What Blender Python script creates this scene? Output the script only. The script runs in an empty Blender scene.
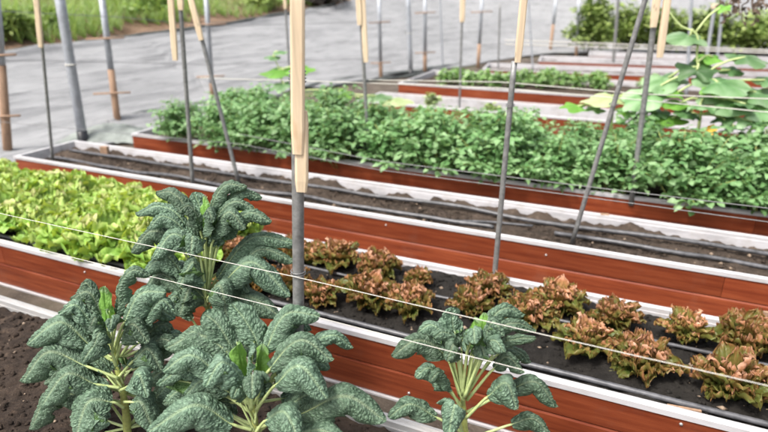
import bpy, math, random
from mathutils import Vector, Matrix, noise
R = math.radians
rnd = random.Random(7)
scene = bpy.context.scene
col = scene.collection

# ------------------------------------------------------------------ camera
CAM = Vector((0, 0, 1.65)); HEAD = R(113.891); PITCH = R(21.6); FPX = 570.0
cam_d = bpy.data.cameras.new('camera'); cam = bpy.data.objects.new('camera', cam_d); col.objects.link(cam)
cam.location = CAM; cam.rotation_euler = (R(90) - PITCH, 0, HEAD - R(90))
cam_d.sensor_width = 36; cam_d.lens = FPX / 768 * 36; cam_d.clip_start = .05; cam_d.clip_end = 2000
cam_d.dof.use_dof = True; cam_d.dof.focus_distance = 1.75; cam_d.dof.aperture_fstop = 2.1
scene.camera = cam
CF = Vector((math.cos(HEAD) * math.cos(PITCH), math.sin(HEAD) * math.cos(PITCH), -math.sin(PITCH)))
CR = Vector((math.sin(HEAD), -math.cos(HEAD), 0)); CU = CR.cross(CF)
CH = Vector((math.cos(HEAD), math.sin(HEAD), 0))           # horizontal viewing direction

def ray(x, y): return CF * FPX + CR * (x - 384) + CU * (216 - y)
def at_z(x, y, z):
    d = ray(x, y); return CAM + d * ((z - CAM.z) / d.z)
def at_y(x, y, Y):
    d = ray(x, y); return CAM + d * (Y / d.y)
def at_d(x, y, D):                                          # at horizontal distance D straight ahead
    d = ray(x, y); return CAM + d * (D / d.dot(CH))

# ------------------------------------------------------------------ light
w = bpy.data.worlds.new('World'); scene.world = w; w.use_nodes = True
nt = w.node_tree; bg = nt.nodes['Background']
sky = nt.nodes.new('ShaderNodeTexSky'); sky.sky_type = 'NISHITA'; sky.sun_disc = False
SUN_EL, SUN_AZ = R(58), R(205)                              # azimuth measured like a compass, clockwise from +Y
sky.sun_elevation = SUN_EL; sky.sun_rotation = SUN_AZ
sky.air_density = 1.0; sky.dust_density = 6.0; sky.ozone_density = 1.0
hs = nt.nodes.new('ShaderNodeHueSaturation'); hs.inputs['Saturation'].default_value = .45
nt.links.new(sky.outputs[0], hs.inputs['Color']); nt.links.new(hs.outputs[0], bg.inputs[0])
bg.inputs[1].default_value = .125
sl = bpy.data.lights.new('sun', 'SUN'); sl.energy = 1.4; sl.angle = R(11); sl.color = (1, .96, .9)
so = bpy.data.objects.new('sun', sl); col.objects.link(so)
sd = Vector((math.sin(SUN_AZ) * math.cos(SUN_EL), math.cos(SUN_AZ) * math.cos(SUN_EL), math.sin(SUN_EL)))
so.rotation_euler = sd.to_track_quat('Z', 'Y').to_euler()
scene.view_settings.view_transform = 'Standard'; scene.view_settings.look = 'None'
scene.view_settings.exposure = 1.3; scene.view_settings.gamma = 1

# ------------------------------------------------------------------ materials
class NT:
    def __init__(s, name):
        s.m = bpy.data.materials.new(name); s.m.use_nodes = True; s.t = s.m.node_tree
        s.b = s.t.nodes['Principled BSDF']; s.out = s.t.nodes['Material Output']
    def n(s, typ, **kw):
        o = s.t.nodes.new(typ)
        for k, v in kw.items():
            if k.startswith('i_'):
                key = k[2:]; key = int(key) if key.isdigit() else key.replace('_', ' ')
                o.inputs[key].default_value = v
            else: setattr(o, k, v)
        return o
    def l(s, a, b): s.t.links.new(a, b)
    def ramp(s, fac, stops):
        r = s.n('ShaderNodeValToRGB'); e = r.color_ramp.elements
        while len(e) < len(stops): e.new(.5)
        for i, (p, c) in enumerate(stops):
            e[i].position = p; e[i].color = (*c, 1) if len(c) == 3 else c
        s.l(fac, r.inputs[0]); return r.outputs[0]
    def noise(s, vec, scale, detail=4, rough=.6):
        o = s.n('ShaderNodeTexNoise', i_Scale=scale, i_Detail=detail, i_Roughness=rough)
        if vec is not None: s.l(vec, o.inputs['Vector'])
        return o.outputs['Fac']
    def coord(s, kind='Object', scale=(1, 1, 1)):
        c = s.n('ShaderNodeTexCoord'); mp = s.n('ShaderNodeMapping'); mp.inputs['Scale'].default_value = scale
        s.l(c.outputs[kind], mp.inputs['Vector']); return mp.outputs[0]
    def mix(s, fac, a, b, mode='MIX'):
        o = s.n('ShaderNodeMix', data_type='RGBA', blend_type=mode)
        for v, idx in ((fac, 0), (a, 6), (b, 7)):
            if hasattr(v, 'links'): s.l(v, o.inputs[idx])
            elif idx == 0: o.inputs[0].default_value = v
            else: o.inputs[idx].default_value = (*v, 1)
        return o.outputs[2]
    def math(s, op, a, b=0.0):
        o = s.n('ShaderNodeMath', operation=op)
        for v, i in ((a, 0), (b, 1)):
            if hasattr(v, 'links'): s.l(v, o.inputs[i])
            else: o.inputs[i].default_value = v
        return o.outputs[0]
    def bump(s, h, strength=.4, dist=.01):
        b = s.n('ShaderNodeBump', i_Strength=strength, i_Distance=dist); s.l(h, b.inputs['Height'])
        s.l(b.outputs[0], s.b.inputs['Normal']); return b
    def done(s, color=None, rough=.6, metal=0, spec=None):
        if color is not None:
            if hasattr(color, 'links'): s.l(color, s.b.inputs['Base Color'])
            else: s.b.inputs['Base Color'].default_value = (*color, 1)
        if hasattr(rough, 'links'): s.l(rough, s.b.inputs['Roughness'])
        else: s.b.inputs['Roughness'].default_value = rough
        s.b.inputs['Metallic'].default_value = metal
        if spec is not None: s.b.inputs['Specular IOR Level'].default_value = spec
        return s.m
    def translucent(s, color, fac):
        tr = s.n('ShaderNodeBsdfTranslucent'); mx = s.n('ShaderNodeMixShader'); mx.inputs[0].default_value = fac
        if hasattr(color, 'links'): s.l(color, tr.inputs[0])
        else: tr.inputs[0].default_value = (*color, 1)
        s.l(s.b.outputs[0], mx.inputs[1]); s.l(tr.outputs[0], mx.inputs[2]); s.l(mx.outputs[0], s.out.inputs[0])

def m_board():
    t = NT('red woodgrain board'); v = t.coord('Object', (1.3, 14, 26)); v2 = t.coord('Object', (4, 60, 120))
    oi = t.n('ShaderNodeObjectInfo')
    a = t.noise(v, 1.6, 5, .62); b = t.noise(v2, 1.5, 4, .7)
    c = t.ramp(a, [(.28, (.115, .021, .009)), (.5, (.215, .047, .017)), (.74, (.33, .085, .031))])
    c = t.mix(t.ramp(b, [(.35, (0, 0, 0)), (.7, (.5, .5, .5))]), c, (.11, .018, .009))
    dirt = t.noise(t.coord('Object', (1, 1, 1)), 5, 5, .7)
    c = t.mix(t.ramp(dirt, [(.55, (0, 0, 0)), (.8, (.22, .22, .22))]), c, (.24, .15, .11))
    hsv = t.n('ShaderNodeHueSaturation'); t.l(c, hsv.inputs['Color'])
    t.l(t.math('ADD', t.math('MULTIPLY', oi.outputs['Random'], .35), .82), hsv.inputs['Value'])
    t.bump(b, .12, .002)
    return t.done(hsv.outputs[0], t.ramp(a, [(.3, (.26,) * 3), (.7, (.42,) * 3)]))
def m_white(name, base, rough=.45, dirt=.35, dcol=(.30, .26, .22)):
    t = NT(name); v = t.coord('Object'); n = t.noise(v, 9, 6, .7); n2 = t.noise(t.coord('Object', (1, 8, 8)), 14, 4, .6)
    f = t.ramp(n, [(.48, (0, 0, 0)), (.75, (dirt,) * 3)])
    blot = t.noise(t.coord('Object', (.6, 3, 3)), 5, 5, .7)
    c = t.mix(f, base, dcol); c = t.mix(t.ramp(blot, [(.5, (0, 0, 0)), (.62, (dirt,) * 3)]), c, tuple(x * .62 for x in base)); c = t.mix(t.ramp(n2, [(.55, (0, 0, 0)), (.8, (dirt * .6,) * 3)]), c, dcol)
    t.bump(n2, .15, .003)
    return t.done(c, rough)
def m_soil(name, c0, c1, c2):
    t = NT(name); v = t.coord('Object'); a = t.noise(v, 18, 8, .75); b = t.noise(v, 110, 5, .7); d = t.noise(v, 2.2, 4, .6)
    c = t.ramp(a, [(.33, c0), (.55, c1), (.72, c2)])
    c = t.mix(t.ramp(b, [(.62, (0, 0, 0)), (.72, (.75,) * 3)]), c, tuple(min(1, x * 2.2) for x in c2))
    c = t.mix(t.ramp(d, [(.4, (0, 0, 0)), (.7, (.5,) * 3)]), c, c2)
    h = t.math('ADD', t.math('MULTIPLY', a, .8), t.math('MULTIPLY', b, .5)); t.bump(h, 1, .018)
    return t.done(c, .95, 0, .2)
def m_plain(name, c, rough=.5, metal=0, n=.25, scale=30, bump=.2, stretch=(1, 1, 1)):
    t = NT(name); v = t.coord('Object', stretch); a = t.noise(v, scale, 5, .65)
    lo = tuple(x * (1 - n) for x in c); hi = tuple(min(1, x * (1 + n)) for x in c)
    cc = t.ramp(a, [(.3, lo), (.7, hi)]); t.bump(a, bump, .003)
    return t.done(cc, rough, metal)
def m_wood(name, c, n=.3):
    t = NT(name); v = t.coord('Object', (38, 38, 1.6)); a = t.noise(v, 1.5, 5, .65); b = t.noise(t.coord('Object', (9, 9, 3)), 2, 3)
    lo = tuple(x * (1 - n) for x in c)
    cc = t.ramp(a, [(.3, lo), (.6, c)])
    cc = t.mix(t.ramp(b, [(.6, (0, 0, 0)), (.75, (.55,) * 3)]), cc, tuple(x * y for x, y in zip(c, (.72, .55, .4))))
    kn = t.n('ShaderNodeTexVoronoi', i_Scale=7.0); t.l(t.coord('Object', (3, 3, 1)), kn.inputs['Vector'])
    cc = t.mix(t.ramp(kn.outputs['Distance'], [(.05, (.8,) * 3), (.12, (0, 0, 0))]), cc, tuple(x * .4 for x in c))
    t.bump(a, .25, .002)
    return t.done(cc, .7)
def m_kale():
    t = NT('kale leaf'); 
    mu = t.n('ShaderNodeUVMap', uv_map='metric'); vu = t.n('ShaderNodeUVMap', uv_map='UVMap')
    oi = t.n('ShaderNodeObjectInfo')
    vor = t.n('ShaderNodeTexVoronoi', feature='DISTANCE_TO_EDGE', i_Scale=150.0); t.l(mu.outputs[0], vor.inputs['Vector'])
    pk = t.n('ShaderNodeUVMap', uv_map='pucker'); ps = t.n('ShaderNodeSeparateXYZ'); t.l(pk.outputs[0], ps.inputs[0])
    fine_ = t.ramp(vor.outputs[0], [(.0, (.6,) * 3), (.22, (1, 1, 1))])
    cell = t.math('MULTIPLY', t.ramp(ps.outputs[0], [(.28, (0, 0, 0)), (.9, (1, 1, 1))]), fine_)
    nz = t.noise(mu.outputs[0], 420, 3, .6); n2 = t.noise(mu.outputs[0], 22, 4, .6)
    c = t.mix(cell, (.012, .040, .017), (.18, .29, .185))  # waxy bloom on the crowns; crease shade and highlights painted into the colour
    c = t.mix(t.ramp(n2, [(.35, (0, 0, 0)), (.7, (.6,) * 3)]), c, (.20, .30, .205))
    c = t.mix(t.math('MULTIPLY', nz, .35), c, (.15, .22, .17))
    sep = t.n('ShaderNodeSeparateXYZ'); t.l(vu.outputs[0], sep.inputs[0])
    au = t.math('ABSOLUTE', t.math('SUBTRACT', sep.outputs[0], .5))
    wob = t.math('MULTIPLY', t.math('SUBTRACT', t.noise(mu.outputs[0], 30, 2), .5), .25)
    ph = t.math('ADD', t.math('SUBTRACT', t.math('MULTIPLY', sep.outputs[1], 8.0), t.math('MULTIPLY', au, 5.0)), wob)
    fr = t.math('ABSOLUTE', t.math('SUBTRACT', t.math('FRACT', ph), .5))
    vein = t.ramp(fr, [(.0, (.75,) * 3), (.055, (0, 0, 0))])
    vein = t.math('MULTIPLY', vein, t.ramp(au, [(.0, (1,) * 3), (.42, (0, 0, 0))]))
    c = t.mix(vein, c, (.17, .25, .16))
    mid = t.ramp(au, [(.012, (1,) * 3), (.04, (0, 0, 0))]); c = t.mix(t.math('MULTIPLY', mid, .5), c, (.27, .36, .21))
    hsv = t.n('ShaderNodeHueSaturation'); t.l(c, hsv.inputs['Color'])
    t.l(t.math('ADD', t.math('MULTIPLY', oi.outputs['Random'], .55), .72), hsv.inputs['Value'])
    t.l(t.math('ADD', t.math('MULTIPLY', oi.outputs['Random'], .025), .478), hsv.inputs['Hue'])
    geo = t.n('ShaderNodeNewGeometry')
    under = t.mix(vein, t.mix(cell, (.075, .15, .045), (.115, .21, .065)), (.25, .34, .16))
    cc = t.mix(geo.outputs['Backfacing'], hsv.outputs[0], under)
    h = t.math('ADD', t.math('MULTIPLY', vor.outputs[0], 1.0), t.math('MULTIPLY', nz, .12))
    t.bump(h, .8, .007)
    t.translucent((.07, .16, .03), .12)
    return t.done(cc, .5, 0, .42)
def m_leafy(name, stops, rough=.5, trans=(.2, .3, .05), tf=.25, nscale=60, var=.3, spot=None, spec=.4):
    # colour runs from the leaf's base (v=0) to its rim (v=1)
    t = NT(name); uv = t.n('ShaderNodeUVMap', uv_map='UVMap'); sep = t.n('ShaderNodeSeparateXYZ'); t.l(uv.outputs[0], sep.inputs[0])
    oi = t.n('ShaderNodeObjectInfo'); ob = t.coord('Object'); n = t.noise(ob, nscale, 4, .6); nb = t.noise(ob, nscale * .22, 3, .6)
    f = t.math('ADD', sep.outputs[1], t.math('MULTIPLY', t.math('SUBTRACT', n, .5), .5))
    f = t.math('ADD', f, t.math('MULTIPLY', t.math('SUBTRACT', nb, .5), .7))
    c = t.ramp(f, stops)
    if spot: c = t.mix(t.ramp(sep.outputs[0], [(spot[0], (0, 0, 0)), (spot[0] + .05, (1, 1, 1))]), c, spot[1])
    hsv = t.n('ShaderNodeHueSaturation'); t.l(c, hsv.inputs['Color'])
    t.l(t.math('ADD', t.math('MULTIPLY', oi.outputs['Random'], var), 1 - var / 2), hsv.inputs['Value'])
    t.bump(n, .3, .006); t.translucent(trans, tf)
    return t.done(hsv.outputs[0], rough, 0, spec)
def m_fabric():
    t = NT('grey weed fabric'); v = t.coord('Object'); big = t.noise(v, .9, 5, .65); wv = t.noise(t.coord('Object', (1, 1, 9)), 2.5, 4, .6)
    fine = t.noise(v, 160, 2, .5)
    c = t.ramp(big, [(.3, (.205, .208, .212)), (.7, (.30, .303, .307))])
    c = t.mix(t.ramp(wv, [(.35, (0, 0, 0)), (.7, (.4,) * 3)]), c, (.35, .353, .358))
    st = t.noise(t.coord('Object', (2.6, .45, 16)), 1.6, 6, .7)
    c = t.mix(t.ramp(st, [(.54, (0, 0, 0)), (.68, (.6,) * 3)]), c, (.075, .077, .08))  # dark streaks paint the shade of folds and wrinkles
    c = t.mix(t.math('MULTIPLY', fine, .25), c, (.1, .1, .1))
    t.bump(t.math('ADD', t.math('ADD', wv, t.math('MULTIPLY', st, 1.2)), t.math('MULTIPLY', fine, .1)), .5, .05)
    return t.done(c, .95, 0, .15)
def m_ground():
    t = NT('ground'); v = t.coord('Object'); a = t.noise(v, 3, 8, .7); b = t.noise(v, 60, 5, .7); g = t.noise(v, .5, 4, .6)
    c = t.ramp(a, [(.35, (.05, .04, .032)), (.6, (.12, .098, .078)), (.75, (.2, .17, .14))])
    c = t.mix(t.ramp(b, [(.6, (0, 0, 0)), (.72, (.8,) * 3)]), c, (.30, .27, .24))
    c = t.mix(t.ramp(g, [(.52, (0, 0, 0)), (.7, (.5,) * 3)]), c, (.07, .09, .03))
    t.bump(t.math('ADD', a, t.math('MULTIPLY', b, .4)), .9, .03)
    return t.done(c, .95, 0, .2)

M = {}
M['board'] = m_board()
M['rim'] = m_white('white aluminium rim', (.47, .46, .47), .38, .45)
M['rim_grey'] = m_white('grey aluminium rim', (.34, .335, .33), .4, .5)
M['liner'] = m_white('white inner liner', (.48, .47, .485), .6, .6)
M['soil_dark'] = m_soil('dark potting soil', (.008, .007, .006), (.019, .017, .015), (.045, .04, .034))
M['soil_brown'] = m_soil('brown soil', (.020, .015, .011), (.06, .045, .034), (.14, .105, .08))
M['soil_mix'] = m_soil('garden soil', (.014, .010, .008), (.045, .032, .024), (.12, .085, .062))
M['ground'] = m_ground()
M['fabric'] = m_fabric()
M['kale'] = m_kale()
M['kale_young'] = m_leafy('young kale leaf', [(.1, (.14, .30, .05)), (.8, (.19, .36, .08)), (1, (.22, .33, .16))], .5, (.2, .4, .05), .3)
M['rib'] = m_plain('pale green rib', (.42, .50, .21), .45, 0, .2, 60, .1)
M['stem'] = m_plain('kale stem', (.40, .43, .13), .5, 0, .35, 40, .4)
M['lettuce_red'] = m_leafy('red lettuce leaf', [(.15, (.09, .13, .028)), (.44, (.165, .155, .038)), (.56, (.26, .155, .05)), (.72, (.44, .20, .10)), (.95, (.66, .38, .25))], .42, (.40, .20, .05), .30, 45, .4)
M['lettuce_green'] = m_leafy('green lettuce leaf', [(.1, (.14, .31, .05)), (.4, (.28, .46, .085)), (.7, (.44, .58, .15)), (1, (.60, .56, .28))], .45, (.5, .6, .06), .3, 30, .3)
M['herb'] = m_leafy('bush leaf', [(.0, (.085, .20, .065)), (.5, (.19, .34, .14)), (1, (.33, .48, .25))], .45, (.3, .48, .15), .32, 14, .3)
M['squash'] = m_leafy('squash leaf', [(.2, (.06, .15, .05)), (.5, (.13, .25, .10)), (.9, (.28, .41, .23))], .5, (.25, .4, .1), .25, 9, .5)
M['squash_dark'] = m_leafy('dark squash leaf', [(.2, (.045, .11, .035)), (.9, (.11, .21, .08))], .5, (.1, .25, .05), .2, 9, .4)
M['squash_bright'] = m_leafy('bright squash leaf', [(.0, (.09, .26, .03)), (1, (.19, .40, .07))], .5, (.3, .5, .05), .35, 12, .3)
M['seedling'] = m_leafy('seedling leaf', [(.0, (.14, .27, .08)), (1, (.32, .46, .2))], .5, (.3, .5, .1), .3, 12, .3)
M['squash_pale'] = m_leafy('pale squash leaf', [(.0, (.30, .40, .16)), (1, (.48, .55, .30))], .5, (.4, .5, .1), .25, 12, .2)
M['grass'] = m_leafy('grass blade', [(.0, (.10, .17, .05)), (.5, (.21, .34, .10)), (1, (.44, .51, .26))], .5, (.4, .55, .1), .35, 1.5, .3)
M['shrub'] = m_leafy('shrub leaf', [(.0, (.12, .19, .045)), (.5, (.25, .34, .09)), (1, (.42, .50, .17))], .5, (.2, .3, .05), .25, 3, .4)
M['dead'] = m_plain('dead brush', (.05, .042, .036), .9, 0, .4, 12)
M['twig'] = m_plain('brown twig', (.13, .09, .065), .8, 0, .3, 12)
M['chip'] = m_plain('bark chip', (.23, .17, .12), .85, 0, .5, 90)
M['petal'] = m_plain('yellow petal', (.75, .45, .06), .5, 0, .1, 20)
M['steel'] = m_plain('weathered steel tube', (.21, .21, .205), .5, .35, .35, 45, .35)
M['galv'] = m_plain('galvanised steel', (.36, .38, .41), .45, .35, .2, 14, .1)
M['black'] = m_plain('black plastic', (.018, .018, .02), .35, 0, .3, 30, .1)
M['pipe'] = m_plain('black drip hose with painted sheen', (.075, .075, .08), .36, 0, .6, 22, .15)  # grey sheen on the black hose is painted into its colour
M['wood'] = m_wood('pale pine stake', (.72, .57, .39), .3)
M['wood_old'] = m_wood('brown weathered wood', (.32, .20, .125), .4)
M['string'] = m_plain('white twine', (.52, .50, .45), .8, 0, .2, 300, .3)
M['wire'] = m_plain('thin wire', (.22, .22, .22), .5, .5, .2, 60, .1)
M['screw'] = m_plain('screw head', (.55, .52, .5), .4, .6, .1, 60, .1)

# ------------------------------------------------------------------ mesh helpers
class MB:
    def __init__(s): s.v = []; s.f = []; s.uv = []; s.uv2 = []; s.mi = []
    def add(s, vs, fs, uvs=None, uv2=None, mi=0):
        o = len(s.v); s.v += [tuple(p) for p in vs]; s.f += [tuple(i + o for i in f) for f in fs]
        s.uv += uvs if uvs else [(0, 0)] * len(vs); s.uv2 += uv2 if uv2 else [(0, 0)] * len(vs); s.mi += [mi] * len(fs)
    def box(s, lo, hi, bev=0.0):
        x0, y0, z0 = lo; x1, y1, z1 = hi
        if bev <= 0:
            vs = [(x, y, z) for z in (z0, z1) for y in (y0, y1) for x in (x0, x1)]
            s.add(vs, [(0, 2, 3, 1), (4, 5, 7, 6), (0, 1, 5, 4), (2, 6, 7, 3), (0, 4, 6, 2), (1, 3, 7, 5)]); return
        import bmesh
        bm = bmesh.new(); bmesh.ops.create_cube(bm, size=1)
        for q in bm.verts: q.co = Vector(((x0 + x1) / 2 + q.co.x * (x1 - x0), (y0 + y1) / 2 + q.co.y * (y1 - y0), (z0 + z1) / 2 + q.co.z * (z1 - z0)))
        bmesh.ops.bevel(bm, geom=bm.edges[:], offset=bev, segments=2, affect='EDGES', profile=.5)
        bm.verts.index_update()
        s.add([q.co.copy() for q in bm.verts], [[q.index for q in f.verts] for f in bm.faces]); bm.free()
    def prism(s, prof, x0, x1):                     # profile of (y, z) swept along x
        n = len(prof); vs = [(x0, y, z) for y, z in prof] + [(x1, y, z) for y, z in prof]
        fs = [(i, (i + 1) % n, n + (i + 1) % n, n + i) for i in range(n)] + [tuple(range(n))[::-1], tuple(range(n, 2 * n))]
        s.add(vs, fs)
    def tube(s, pts, rad, seg=8, mi=0, square=False):
        pts = [Vector(p) for p in pts]; n = len(pts); rs = rad if isinstance(rad, (list, tuple)) else [rad] * n
        up = Vector((.31, .2, .93)); vs = []; N = None
        for i, p in enumerate(pts):
            T = (pts[min(i + 1, n - 1)] - pts[max(i - 1, 0)]).normalized()
            if N is None:
                N = up - T * up.dot(T)
                if N.length < .1: N = Vector((0, 1, 0)) - T * T.y
            else: N = N - T * N.dot(T)
            N.normalize(); B = T.cross(N)
            for k in range(seg):
                a = 2 * math.pi * k / seg; vs.append(p + (N * math.cos(a) + B * math.sin(a)) * rs[i])
        fs = [(i * seg + k, i * seg + (k + 1) % seg, (i + 1) * seg + (k + 1) % seg, (i + 1) * seg + k) for i in range(n - 1) for k in range(seg)]
        fs += [tuple(range(seg))[::-1], tuple((n - 1) * seg + k for k in range(seg))]
        s.add(vs, fs, [(.5, i / max(1, n - 1)) for i in range(n) for k in range(seg)], None, mi)
    def build(s, name, mats, parent=None, smooth=True, off=None, loc=None):
        me = bpy.data.meshes.new(name); vs = s.v
        if off is not None: vs = [(a - off[0], b - off[1], c - off[2]) for a, b, c in vs]
        me.from_pydata(vs, [], s.f)
        for m in (mats if isinstance(mats, (list, tuple)) else [mats]): me.materials.append(m)
        for nm, data in (('UVMap', s.uv), ('metric', [d[:2] for d in s.uv2]), ('pucker', [(d[2], 0) for d in s.uv2] if len(s.uv2[0]) > 2 else [])):
            if nm == 'pucker' and not data: continue
            if nm == 'metric' and not any(a or b for a, b in data[:50]): continue
            L = me.uv_layers.new(name=nm); flat = []
            for f in s.f:
                for i in f: flat += data[i]
            L.data.foreach_set('uv', flat)
        if any(s.mi): me.polygons.foreach_set('material_index', s.mi)
        if smooth: me.polygons.foreach_set('use_smooth', [True] * len(me.polygons))
        me.update()
        o = bpy.data.objects.new(name, me); col.objects.link(o)
        if parent is not None: o.parent = parent
        if loc is not None: o.location = loc
        return o
def tag(o, label=None, cat=None, group=None, kind=None):
    for k, v in (('label', label), ('category', cat), ('group', group), ('kind', kind)):
        if v: o[k] = v
    return o
def empty(name, loc, label, cat, group=None, rz=0):
    o = bpy.data.objects.new(name, None); col.objects.link(o); o.location = loc; o.rotation_euler = (0, 0, rz); o.empty_display_size = .1
    return tag(o, label, cat, group)
def copy_tree(o, loc, rz=0, sc=1.0, parent=None):
    c = o.copy(); col.objects.link(c)
    if parent is None: c.location = loc; c.rotation_euler = (0, 0, rz); c.scale = (sc,) * 3
    else: c.parent = parent
    for ch in list(o.children): copy_tree(ch, None, parent=c)
    return c
def spline(P, n):
    P = [Vector(p) for p in P]; Q = [P[0] * 2 - P[1]] + P + [P[-1] * 2 - P[-2]]; out = []
    for i in range(n):
        t = i / (n - 1) * (len(P) - 1); k = min(int(t), len(P) - 2); u = t - k; a, b, c, d = Q[k:k + 4]
        out.append(.5 * ((2 * b) + (c - a) * u + (2 * a - 5 * b + 4 * c - d) * u * u + (3 * b - a - 3 * c + d) * u ** 3))
    return out

# ------------------------------------------------------------------ setting: ground, bank
g = MB(); S = 400.0
g.add([(-S, -S, 0), (S, -S, 0), (S, S, 0), (-S, S, 0)], [(0, 1, 2, 3)])
tag(g.build('ground', M['ground'], smooth=False), kind='structure')

FOOT = [(-7.6, -6, 1.75), (-7.0, 1, 1.75), (-6.62, 4.1, 1.9), (-6.2, 6.9, 2.15), (-5.3, 10, 2.65), (-4.1, 13.3, 3.5), (-3.0, 16.2, 5.2), (-.5, 18.2, 6), (4, 19.4, 6), (12, 20, 6)]
foot = spline(FOOT, 150)                                    # x, y, and the width of the covered slope
fn = []
for i in range(len(foot)):
    T = foot[min(i + 1, 149)] - foot[max(i - 1, 0)]; T.z = 0; T.normalize(); fn.append(Vector((-T.y, T.x, 0)))
def bank_z(d, w_):
    if d <= 0: return 0.0
    z = .39 * min(d, w_) * min(1, .35 + d)
    return z + max(0, d - w_) * .22
def bank_pt(i, d, wob=True):
    f = foot[i]; p = Vector((f.x, f.y, 0)) + fn[i] * d; z = bank_z(d, f.z)
    if wob and d < f.z:
        q = noise.noise(Vector((p.x * .7, p.y * .7, d * 2.2))) * .05 + noise.noise(Vector((p.x * 2.6, p.y * 1.2, d * 7))) * .022
        z += q * min(1, .3 + d) + .028 * min(1, .3 + max(d, 0)) * (1 - abs(math.sin(d * 8.5 + 2.2 * noise.noise(Vector((p.x * .35, p.y * .35, 1))) + .25 * p.y))) ** 3
    p.z = z; return p
fb = MB(); ND = 130; vs = []; fs = []
for i in range(150):
    for j in range(ND):
        t = j / (ND - 1); dl = -1.15 if foot[i].y < 7.5 else -.35; d = dl + t * (foot[i].z - dl + .05)
        p = bank_pt(i, d)
        if d < .3:                                          # loose folds where the cloth meets the ground
            k = max(0, 1 - abs(d + .25) / .9); p.z += .014 + k * (.035 + .04 * noise.noise(Vector((p.x * .8, p.y * .8, 3)))) * (1 + math.sin(d * 21 + p.y * .9 + noise.noise(p * .7) * 4)) * .8
        if t > .95: p.z += .05 * math.sin((t - .95) / .05 * math.pi)    # rolled upper hem
        vs.append(p)
for i in range(149):
    for j in range(ND - 1): fs.append((i * ND + j, (i + 1) * ND + j, (i + 1) * ND + j + 1, i * ND + j + 1))
fb.add(vs, fs); tag(fb.build('weed_fabric', M['fabric']), kind='structure')
t_ = MB(); vs = []; fs = []; NE = 24
for i in range(150):
    for j in range(NE):
        d = foot[i].z - .15 + (j / (NE - 1)) ** 1.6 * 30
        p = bank_pt(i, d, False); p.z += noise.noise(Vector((p.x, p.y, 0)) * .8) * .12 - .03 if j else -.12; vs.append(p)
for i in range(149):
    for j in range(NE - 1): fs.append((i * NE + j, (i + 1) * NE + j, (i + 1) * NE + j + 1, i * NE + j + 1))
t_.add(vs, fs)
M['earth'] = m_soil('reddish earth', (.07, .045, .03), (.16, .10, .065), (.30, .21, .15))
tag(t_.build('hillside', M['earth']), kind='structure')

# grass above the bank
gr = MB()
def blade(mb, p, h, a, lean, wd):
    dx = Vector((math.cos(a), math.sin(a), 0)); sx = Vector((-math.sin(a), math.cos(a), 0)) * wd
    m1 = p + Vector((0, 0, h * .6)) + dx * lean * .35; tip = p + Vector((0, 0, h)) + dx * lean
    mb.add([p - sx, p + sx, m1 + sx * .8, m1 - sx * .8, tip], [(0, 1, 2, 3), (3, 2, 4)], [(0, 0), (1, 0), (1, .6), (0, .6), (.5, 1)])
for k in range(34000):
    i = rnd.randrange(20, 128); f = foot[i]
    edge = .5 + .5 * noise.noise(Vector((f.x, f.y, 0)) * 1.2)
    if i > 75: edge = .25
    d = f.z + edge + abs(rnd.gauss(0, 2.2))
    p = bank_pt(i, d, False); cl = noise.noise(Vector((p.x, p.y, 4)) * .9)
    if cl < -.25: continue
    h = (.14 + .36 * (cl + .3)) * rnd.uniform(.4, 1.4)
    blade(gr, p, h, rnd.uniform(0, 6.28), h * rnd.uniform(.2, 1.3), .006)
tag(gr.build('grass', M['grass'], smooth=False), kind='stuff')

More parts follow.
